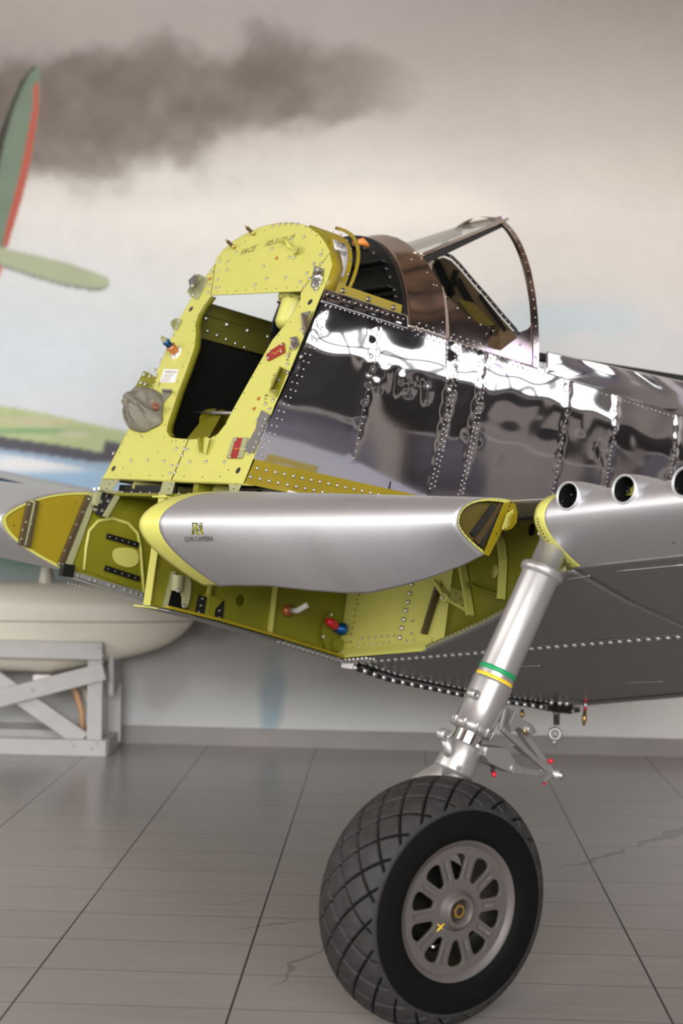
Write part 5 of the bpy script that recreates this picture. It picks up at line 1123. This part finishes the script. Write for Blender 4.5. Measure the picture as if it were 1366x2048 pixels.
for k in range(10):
    t = 2 * pi * k / 10; c = lt(.80) + (outb * cos(t) + fw_ * sin(t)) * .062; mb = MB(); mb.lathe([(-.012, .006), (.012, .006), (.013, 0)], c, ld, M['silver'], 8); mb.obj('gland_bolt', lc)
mb = MB(); mb.lathe([(LL * .80, .042), (LL * .90, .042)], LT, ld, M['chrome'], 40); mb.obj('piston', legm)['label'] = 'bright chrome piston'
# torque-collar casting
mb = MB(); mb.lathe([(LL * a, r) for a, r in ((.862, .036), (.864, .052), (.873, .056), (.93, .057), (.975, .060), (.985, .058), (.99, .05), (1.02, .046), (1.02, 0))], LT, ld, M['silver'], 40); cs_ = mb.obj('axle_casting', legm)
c = lt(.955); mb = MB(); mb.tube([c + fw_ * .02 + outb * .01, c + fw_ * .085 - ld * .055], [.022, .015], M['silver'], 16); mb.lathe([(-.012, .018), (.012, .018), (.012, .007), (.006, .006)], c + fw_ * .095 - ld * .06, outb, M['silver'], 20); mb.obj('tow_lug', cs_)
mb = MB(); mb.lathe([(.0, .040), (.05, .040), (.054, .036), (.054, .030), (.03, .024), (.03, 0)], lt(1.0) + outb * .01 + ld * .012, (outb * .75 + ld * .6 + fw_ * .25), M['silver'], 28); mb.lathe([(.031, .02), (.034, 0)], lt(1.0) + outb * .01 + ld * .012, (outb * .75 + ld * .6 + fw_ * .25), M['chrome'], 20); mb.obj('axle_boss', cs_)
mb = MB(); mb.tube([lt(.97), lt(1.07) + fw_ * .03 - outb * .05, lt(1.2) + fw_ * .05 - outb * .11, lt(1.42) + fw_ * .03 - outb * .12], [.045, .044, .042, .040], M['silver'], 20); mb.obj('axle_arm', cs_)
stick('nut', 'nut', cs_, [(lt(.93) + outb * .045 + fw_ * .04, outb * .6 + fw_ * .6), (lt(.965) + outb * .05 + fw_ * .038, outb)])
# lug high on the front of the lower cylinder
c = HO(947, 1388, 1.70); mb = MB(); mb.lathe([(-.012, .014), (.012, .014), (.012, .006), (-.012, .006)], c, outb, M['silver'], 16); mb.bar(c, c - fw_ * .03, .02, .018, M['silver'], side=outb); mb.obj('door_lug', lc)
# scissor links at the back
o_s = 1.70
J1, J2, J3 = HO(1030, 1450, o_s), HO(1103, 1547, o_s), HO(1008, 1535, o_s)
mb = MB(); mb.prism([HO(x, y, o_s - .02) for x, y in ((1007, 1415), (1016, 1432), (1040, 1444), (1050, 1460), (1040, 1466), (1012, 1450), (1000, 1460), (995, 1440))], (.05, 0, 0), M['silver']); mb.bar(HO(1010, 1418, o_s + .03), HO(1000, 1460, o_s + .03), .012, .012, M['silver']); mb.lathe([(-.035, .012), (.04, .012), (.04, 0)], HO(1042, 1456, o_s), (1, 0, 0), M['silver'], 16); tq = mb.obj('torque_lug', lc, .002)
mb = MB(); mb.bar(HO(1040, 1460, o_s - .02), HO(1102, 1545, o_s), .022, .020, M['silver']); mb.bar(HO(1004, 1458, o_s + .03), HO(1096, 1542, o_s + .01), .014, .016, M['silver']); mb.bar(HO(1030, 1490, o_s), HO(1060, 1515, o_s), .04, .005, M['silver']); sl = mb.obj('scissor_link', legm, .002); sl['label'] = 'upper scissor link with open middle'
mb = MB(); mb.prism([HO(x, y, o_s - .03) for x, y in ((945, 1488), (985, 1490), (1004, 1522), (1016, 1528), (1014, 1542), (990, 1538), (950, 1520), (940, 1505))], (.06, 0, 0), M['silver']); mb.bar(HO(1010, 1534, o_s + .01), HO(1094, 1550, o_s), .024, .020, M['silver']); mb.lathe([(-.03, .014), (.035, .014), (.035, 0)], HO(1012, 1534, o_s), (1, 0, 0), M['silver'], 18); mb.obj('scissor_link', legm, .002)['label'] = 'lower scissor link'
mb = MB(); mb.lathe([(-.035, .015), (.035, .015), (.035, .008), (.045, .008), (.045, 0)], HO(1103, 1547, o_s), (1, 0, 0), M['silver'], 18); mb.bar(HO(1103, 1547, o_s + .03), HO(1086, 1562, o_s + .03), .012, .012, M['silver']); sp_ = mb.obj('scissor_pin', legm)
mb = MB(); mb.tube([HO(984, 1526, o_s), HO(986, 1544, o_s + .01)], .006, M['rubber'], 8); mb.obj('grease_fitting', legm)
for (x, y, dx2, dy2) in ((1098, 1524, 8, -4), (1090, 1560, -2, 8), (987, 1545, 2, 8)):
    a = HO(x, y, o_s + .01); b2_ = HO(x + dx2, y + dy2, o_s + .02); mb = MB(); mb.tube([a, a * .4 + b2_ * .6, b2_], [.007, .007, .004], M['redcap'], 10); o = mb.obj('grease_cap', legm); o['label'] = 'small red grease nipple cap'
mb = MB(); mb.tube([HO(1048, 1458, o_s + .03), HO(1051, 1470, o_s + .03)], .003, M['brass'], 6); mb.obj('cotter_pin', legm)
# pivot fork hidden behind the outer leading edge
mb = MB(); mb.tube([LT + Vector((-.03, .01, .05)), LT + Vector((0, 0, .0))], [.04, .044], M['silver'], 20); mb.tube([HO(1080, 1070, 1.72), HO(1084, 1058, 1.72)], .008, M['paper'], 8); mb.obj('pivot', legm)

# wheel, upright on the tile floor, turned like the photo shows
wroot = empty('wheel'); WC = world_hit(874.5, 1799.2, (0, 0, 0), (0, 0, 1)) * 0
gp0 = world_hit(863, 2043, (0, 0, 0), (0, 0, 1)); WR = .343
wa = cf((sin(radians(33)), -cos(radians(33)), -.015)).normalized()
wc = gp0 + Vector((0, 0, WR - .002)); wroot.parent = plane_root
wf = Vector((0, 0, 1)).cross(wa).normalized(); wu = wa.cross(wf)
MW = Matrix((wa, wf, wu)).transposed().to_4x4(); MW.translation = wc
MWL = MLi @ MW
def wobj(mb, name, parent=None, **k): o = mb.obj(name, parent or wroot, **k); return o
wroot.matrix_local = MWL
wroot['label'] = 'main wheel with diamond-tread tyre and ten-hole hub'
# tyre: section profile then diamond grooves cut in the tread
prof = []
for k in range(121):
    t = k / 120 * 2 * pi * .86 + pi * .14 + 0   # open towards the rim
    ang = -pi / 2 - t
    prof.append(ang)
def tyre_pt(s):      # s in [-1, 1] across the section; returns (x, r)
    a = s * pi * .80; cs1 = abs(cos(a)) ** .80 * (1 if cos(a) > 0 else -1); x = .130 * (abs(sin(a)) ** .86) * (1 if a > 0 else -1); r = .225 + .118 * cs1 if abs(a) < pi / 2 else .225 + .06 * cs1
    return x, r
NT, NS = 1012, 230
vs = []; fs = []; GR = []
ss_ = np.linspace(-1, 1, NS); th_ = np.linspace(0, 2 * pi, NT, endpoint=False)
arc = [0.]; pp_ = [tyre_pt(s) for s in ss_]
for i in range(1, NS): arc.append(arc[-1] + math.hypot(pp_[i][0] - pp_[i - 1][0], pp_[i][1] - pp_[i - 1][1]))
arc = np.array(arc) - arc[-1] / 2
nD = 22
for i, s in enumerate(ss_):
    x, r = pp_[i]; nx_, nr_ = (x / .122, (r - .222) / .121); ln = math.hypot(nx_, nr_) or 1
    tread = 1 / (1 + math.exp((abs(arc[i]) - .134) / .0015))
    lipz = .003 * (1 / (1 + math.exp((abs(arc[i]) - .146) / .002)))
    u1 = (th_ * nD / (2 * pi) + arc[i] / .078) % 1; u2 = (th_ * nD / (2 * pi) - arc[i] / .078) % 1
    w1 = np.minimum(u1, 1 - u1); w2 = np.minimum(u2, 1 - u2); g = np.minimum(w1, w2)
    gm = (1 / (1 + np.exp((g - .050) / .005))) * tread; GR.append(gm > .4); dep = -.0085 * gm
    d_ = dep + lipz
    rr = r + d_ * nr_ / ln; xx = x + d_ * nx_ / ln
    # slight flattening where it stands on the floor
    vx = xx if isinstance(xx, np.ndarray) else np.full(NT, xx)
    vy = rr * np.sin(th_); vz = rr * np.cos(th_)
    fl_ = vz < -(WR - .006); vz = np.where(fl_, -(WR - .006) + (vz + (WR - .006)) * .3, vz)
    vs += list(zip(vx.tolist(), vy.tolist(), vz.tolist()))
for i in range(NS - 1):
    for j in range(NT): fs.append((i * NT + j, i * NT + (j + 1) % NT, (i + 1) * NT + (j + 1) % NT, (i + 1) * NT + j))
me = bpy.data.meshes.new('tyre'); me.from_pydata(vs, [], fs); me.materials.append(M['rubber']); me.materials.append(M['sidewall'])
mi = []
for i in range(NS - 1): mi += [1] * NT if abs(arc[i]) > .148 else GR[i].astype(int).tolist()  # groove faces take the black sidewall rubber, painting shade into the recesses
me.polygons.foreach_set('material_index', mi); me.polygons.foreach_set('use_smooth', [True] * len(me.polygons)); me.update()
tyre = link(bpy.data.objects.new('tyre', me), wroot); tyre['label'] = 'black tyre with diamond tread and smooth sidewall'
# rim and ten-hole disc
X0 = .102
mb = MB(); mb.lathe([(X0 - .02, .166), (X0 + .012, .200), (X0 + .018, .197), (X0 + .019, .188), (X0 + .010, .170), (X0 - .004, .163), (X0 - .006, .158)], (0, 0, 0), (1, 0, 0), M['wheel'], 96); mb.lathe([(X0 - .006, .160), (-.06, .150), (-.07, .17)], (0, 0, 0), (1, 0, 0), M['black'], 64); rim = wobj(mb, 'rim')
def spoke_hole(k):
    t0 = 2 * pi * (k + .5) / 10; pts = []
    for (r, dt) in ((.082, -.10), (.088, -.125), (.118, -.175), (.134, -.185), (.141, -.16), (.146, -.09), (.147, 0), (.146, .09), (.141, .16), (.134, .185), (.118, .175), (.088, .125), (.082, .10), (.079, .04), (.079, -.04)): pts.append((r * cos(t0 + dt), r * sin(t0 + dt)))
    return pts
TWh = basis((X0 + .004, 0, 0), (0, 1, 0), (0, 0, 1))
dsk = plate('wheel_disc', circle2(0, 0, .168, n=80), [spoke_hole(k) for k in range(10)] + [circle2(0, 0, .030, n=30)], .010, M['wheel'], TWh, wroot, bevel=.002)
mb = MB(); mb.lathe([(X0 + .002, .056), (X0 + .010, .052), (X0 + .018, .044), (X0 + .024, .042), (X0 + .026, .038), (X0 + .024, .032), (X0 + .0, .031)], (0, 0, 0), (1, 0, 0), M['wheel'], 48); mb.obj('hub', wroot)
mb = MB(); mb.lathe([(X0 - .01, .031), (X0 + .006, .030), (X0 + .008, .022), (X0 + .002, .018), (X0 + .002, 0)], (0, 0, 0), (1, 0, 0), M['rubber'], 30); mb.lathe([(X0 + .005, .023), (X0 + .015, .021), (X0 + .016, .012), (X0 + .010, .010)], (0, 0, 0), (1, 0, 0), M['brass'], 6, False); mb.obj('axle_nut', wroot)['label'] = 'brass-coloured axle nut'
for k in range(10):
    t = 2 * pi * k / 10 + .0; mb = MB(); d = Vector((0, cos(t), sin(t))); mb.bar(d * .085 + Vector((X0 + .0095, 0, 0)), d * .140 + Vector((X0 + .0095, 0, 0)), .012, .002, M['wheel'], side=(0, -sin(t), cos(t))); mb.obj('spoke_pad', dsk, .0008)
for k, s in ((0, 'CAST NO 11'), (1, 'S.C. 27'), (9, 'B 0 41'), (8, 'NO 1188'), (7, '27 SC'), (2, 'MAX LOAD')):
    t = 2 * pi * (k + (2 if k < 5 else -8)) / 10 - radians(36); d = Vector((0, cos(t), sin(t))); T_ = basis(d * .083 + Vector((X0 + .0108, 0, 0)) + Vector((0, -sin(t), cos(t))) * -.004, d, Vector((0, -sin(t), cos(t))) )
    text('casting_letters', s.split(chr(10))[0], .012, T_, M['steel'], dsk)
mb = MB(); t = radians(205); d = Vector((0, cos(t), sin(t)))
mb = MB(); a = Vector((X0 + .0115, -.046, -.026)); mb.tube([a, a + Vector((0, -.022, -.016))], .0022, M['yellow_tape'], 6); mb.tube([a + Vector((0, -.004, -.014)), a + Vector((0, -.020, .002))], .0015, M['yellow_tape'], 6); mb.obj('arrow_mark', dsk)
mb = MB(); mb.lathe([(-.05, .12), (.02, .12), (.03, .10), (.03, 0)], (0, 0, 0), (1, 0, 0), M['matblack'], 40); mb.lathe([(.0, .012), (.05, .012), (.052, 0)], (0, -.03, -.115), (1, 0, 0), M['steel'], 12); mb.lathe([(.0, .025), (.05, .02), (.052, 0)], (0, .09, -.08), (1, 0, 0), M['brass'], 16); mb.lathe([(.0, .025), (.04, .02), (.042, 0)], (0, .11, .02), (1, 0, 0), M['steel'], 16); mb.obj('brake_drum', wroot)

for o_ in wroot.children:
    if o_.name.split('.')[0] in ('rim', 'wheel_disc', 'hub'): o_.scale = (1, 1.06, 1.06)

# fittings hanging under the wing
c = LW(1108, 1404) ; c = HA(1108, 1404, 2.25)
def under(px, py, a=2.25): return HA(px, py, a)
mb = MB()
mb.box(under(1112, 1412), (.12, .10, .055), M['black']); mb.box(under(1098, 1414), (.07, .12, .03), M['darkbolt']); mb.box(under(1118, 1400), (.20, .12, .02), M['under']); tm = mb.obj('tie_down_mount', plane_root, .002); tm['label'] = 'black mount with tie-down ring under the wing'
stick('dome2', 'bolt', tm, [(under(x, y, 2.19), (0, -1, 0)) for x, y in ((1120, 1406), (1134, 1407), (1103, 1405))])
mb = MB(); a, b2_, c2 = under(1113, 1424), under(1113, 1450), under(1111, 1457); dn_ = Vector(MLi.to_3x3() @ Vector((0, 0, -1)))
mb.lathe([(0, .018), (.012, .018), (.012, .014)], a, b2_ - a, M['silver'], 16); mb.tube([a, b2_], .014, M['rubber'], 6, smooth=False); o = mb.obj('threaded_stem', tm)
rc = under(1110, 1468); mb = MB(); 
ringn = Vector((.62, -.78, 0)); rows = []; rb_ = ringn.orthogonal().normalized(); rq = ringn.cross(rb_)
rows = [[rc + (rb_ * cos(t) + rq * sin(t)) * (.024 + .010 * cos(p_)) + ringn * .009 * sin(p_) for p_ in np.linspace(0, 2 * pi, 13)] for t in np.linspace(0, 2 * pi, 33)]
mb.grid(rows, M['silver']); mb.tube([under(1109, 1478), under(1108, 1488), under(1108, 1491)], [.013, .013, .004], M['silver'], 16); mb.obj('ring_eye', tm)
for (x0, y0, y1, red, lab) in ((1172, 1395, 1451, (1396, 1404, 1414, 1421), 'brass drain tube with red tape bands'), (1046, 1405, 1436, (1404, 1409), 'brass drain tube behind the gear leg')):
    mb = MB(); f = lambda y: under(x0 - (y - y0) * .08, y)
    mb.tube([f(y0), f(y0 + (y1 - y0) * .55)], .0065, M['steel'], 10); mb.tube([f(y0 + (y1 - y0) * .5), f(y0 + (y1 - y0) * .62), f(y0 + (y1 - y0) * .64), f(y0 + (y1 - y0) * .85), f(y0 + (y1 - y0) * .87), f(y1)], [.008, .008, .011, .011, .007, .006], M['brass'], 8); o = mb.obj('drain_tube', plane_root); o['label'] = lab
    mb = MB(); mb.tube([f(red[0]), f(red[1])], .0085, M['redcap'], 10)
    if len(red) > 2: mb.tube([f(red[2]), f(red[3])], .0085, M['redcap'], 10)
    mb.obj('tape_band', o)

# ------------------------------------------------------------------ the cloth cap hung on the firewall hook: a thing of its own
out = [(250, 806), (262, 790), (277, 779), (292, 777), (307, 779), (320, 785), (326, 797), (327, 812), (324, 830), (326, 842), (318, 852), (303, 858), (291, 865), (275, 864), (262, 860), (256, 850), (254, 835), (256, 822), (252, 812)]
out = [FP(*p, .004) for p in out]; out = smooth_poly(out, 2)
cen = sum(out, Vector()) / len(out); rows = []; NR_ = 60
CREASE = [([FW(*q) for q in pts], dp, wd) for pts, dp, wd in (([(272, 783), (287, 797), (286, 822), (280, 848)], -.052, .010), ([(302, 780), (292, 800), (300, 822), (320, 836)], .030, .011), ([(258, 800), (266, 830), (270, 856)], -.028, .008), ([(304, 834), (306, 860)], -.008, .003), ([(314, 786), (320, 830)], -.010, .006), ([(292, 830), (290, 862)], .012, .008))]
def seg_dist(x, z, p, q):
    dx_, dz_ = q[0] - p[0], q[1] - p[1]; t = max(0, min(1, ((x - p[0]) * dx_ + (z - p[1]) * dz_) / (dx_ * dx_ + dz_ * dz_))); return math.hypot(x - p[0] - t * dx_, z - p[1] - t * dz_)
fn = lambda x, y, s: float(vnoise(np.array(x), np.array(y), s, 77))
back = []
for i in range(NR_ + 1):
    w = sin(pi / 2 * i / NR_); row = []
    for p in out + [out[0]]:
        q = cen + (p - cen) * w; x = q.x; z = q.dot(fW)
        h = .062 * (1 - w ** 3.2) ** .7
        fold = .034 * (fn(x * 1.6 + z * .55, z * .35, .05) - .5) + .018 * (fn(x + z * .3, z * .5, .022) - .5) + .005 * (fn(x, z, .008) - .5)
        for line_, dp, wd in CREASE:
            dd_ = min(seg_dist(x, z, line_[i_], line_[i_ + 1]) for i_ in range(len(line_) - 1)); fold += dp * math.exp(-(dd_ / wd) ** 2)
        # one deep pinch from the crown down to the right
        l = (x - cen.x) * .85 + (z - cen.dot(fW)) * .5; fold -= .0
        row.append(q + fN * (.006 + max(h + fold * min(1, 3 * (1 - w)), 0)))
    rows.append(row)
mb = MB(); mb.grid(rows, M['cloth']); mb.grid([rows[-1], [p - fN * .006 for p in rows[-1]], [cen + fN * .0005] * len(rows[-1])], M['cloth'])
mb.v = [tuple(ML @ Vector(v)) for v in mb.v]; base = ML @ cen
caproot = empty('cloth_cap', base); o = mb.obj('crown', caproot); o.location = -base
pc = FP(311, 812, .050)
mb = MB(); T3 = ML.to_3x3(); mb.lathe([(-.03, .013), (0, .0155), (.004, .0155), (.005, .012), (.003, .011), (.004, .007), (.006, .006), (.006, 0)], ML @ pc, T3 @ Vector((.72, -.50, .25)), M['leather'], 28); mb.lathe([(.0062, .003), (.007, 0)], ML @ pc, T3 @ Vector((.72, -.50, .25)), M['hole'], 10)
o = mb.obj('leather_badge', caproot); o.location = -base; o['label'] = 'round brown leather badge with stitched rings'
mb = MB(); a, b2_ = FP(281, 866, .006), FP(288, 872, .004); mb.tube([ML @ FP(278, 862, .012), ML @ FP(281, 870, .005), ML @ FP(286, 876, .004)], .0012, M['palegreen'], 6); o = mb.obj('loose_thread', caproot); o.location = -base
tag(caproot, 'crumpled grey-green cloth cap with a brown leather badge, hooked on the yellow firewall', 'cap')

# small violet lamp high on the right side of the hall, mirrored in the polished skin
q = SK(975, 722); nn = ML.to_3x3() @ snorm(q.y, q.z); qw = ML @ q; dv = (qw - CAM).normalized(); rv = dv - nn * 2 * dv.dot(nn)
tt = min((RX1 - .3 - qw.x) / rv.x, (RH - .5 - qw.z) / max(rv.z, .01)); lp = qw + rv * tt; print('LAMP', lp, rv)
vm = mat('violet_tube', (.2, .1, .9), .4, emit=((.16, .07, 1.), 40.))
mb = MB(); mb.box(lp, (.35, .35, .10), vm); mb.box(lp + Vector((0, 0, .07)), (.4, .4, .04), M['frame']); mb.tube([lp + Vector((0, 0, .08)), Vector((lp.x, lp.y, RH - .01))], .01, M['frame'], 6); o = mb.obj('hanging_lamp'); tag(o, 'violet lamp hanging from the hall ceiling to the right, out of frame', 'lamp')

# keep the tree at thing > part > sub-part: deeper fittings move up beside their holder
def depth(o):
    d = 1
    while o.parent: o = o.parent; d += 1
    return d
for o in sorted([o for o in scn.collection.objects if depth(o) > 3], key=depth):
    while depth(o) > 3:
        p = o.parent; mtx = p.matrix_basis @ o.matrix_basis; o.parent = p.parent; o.matrix_basis = mtx
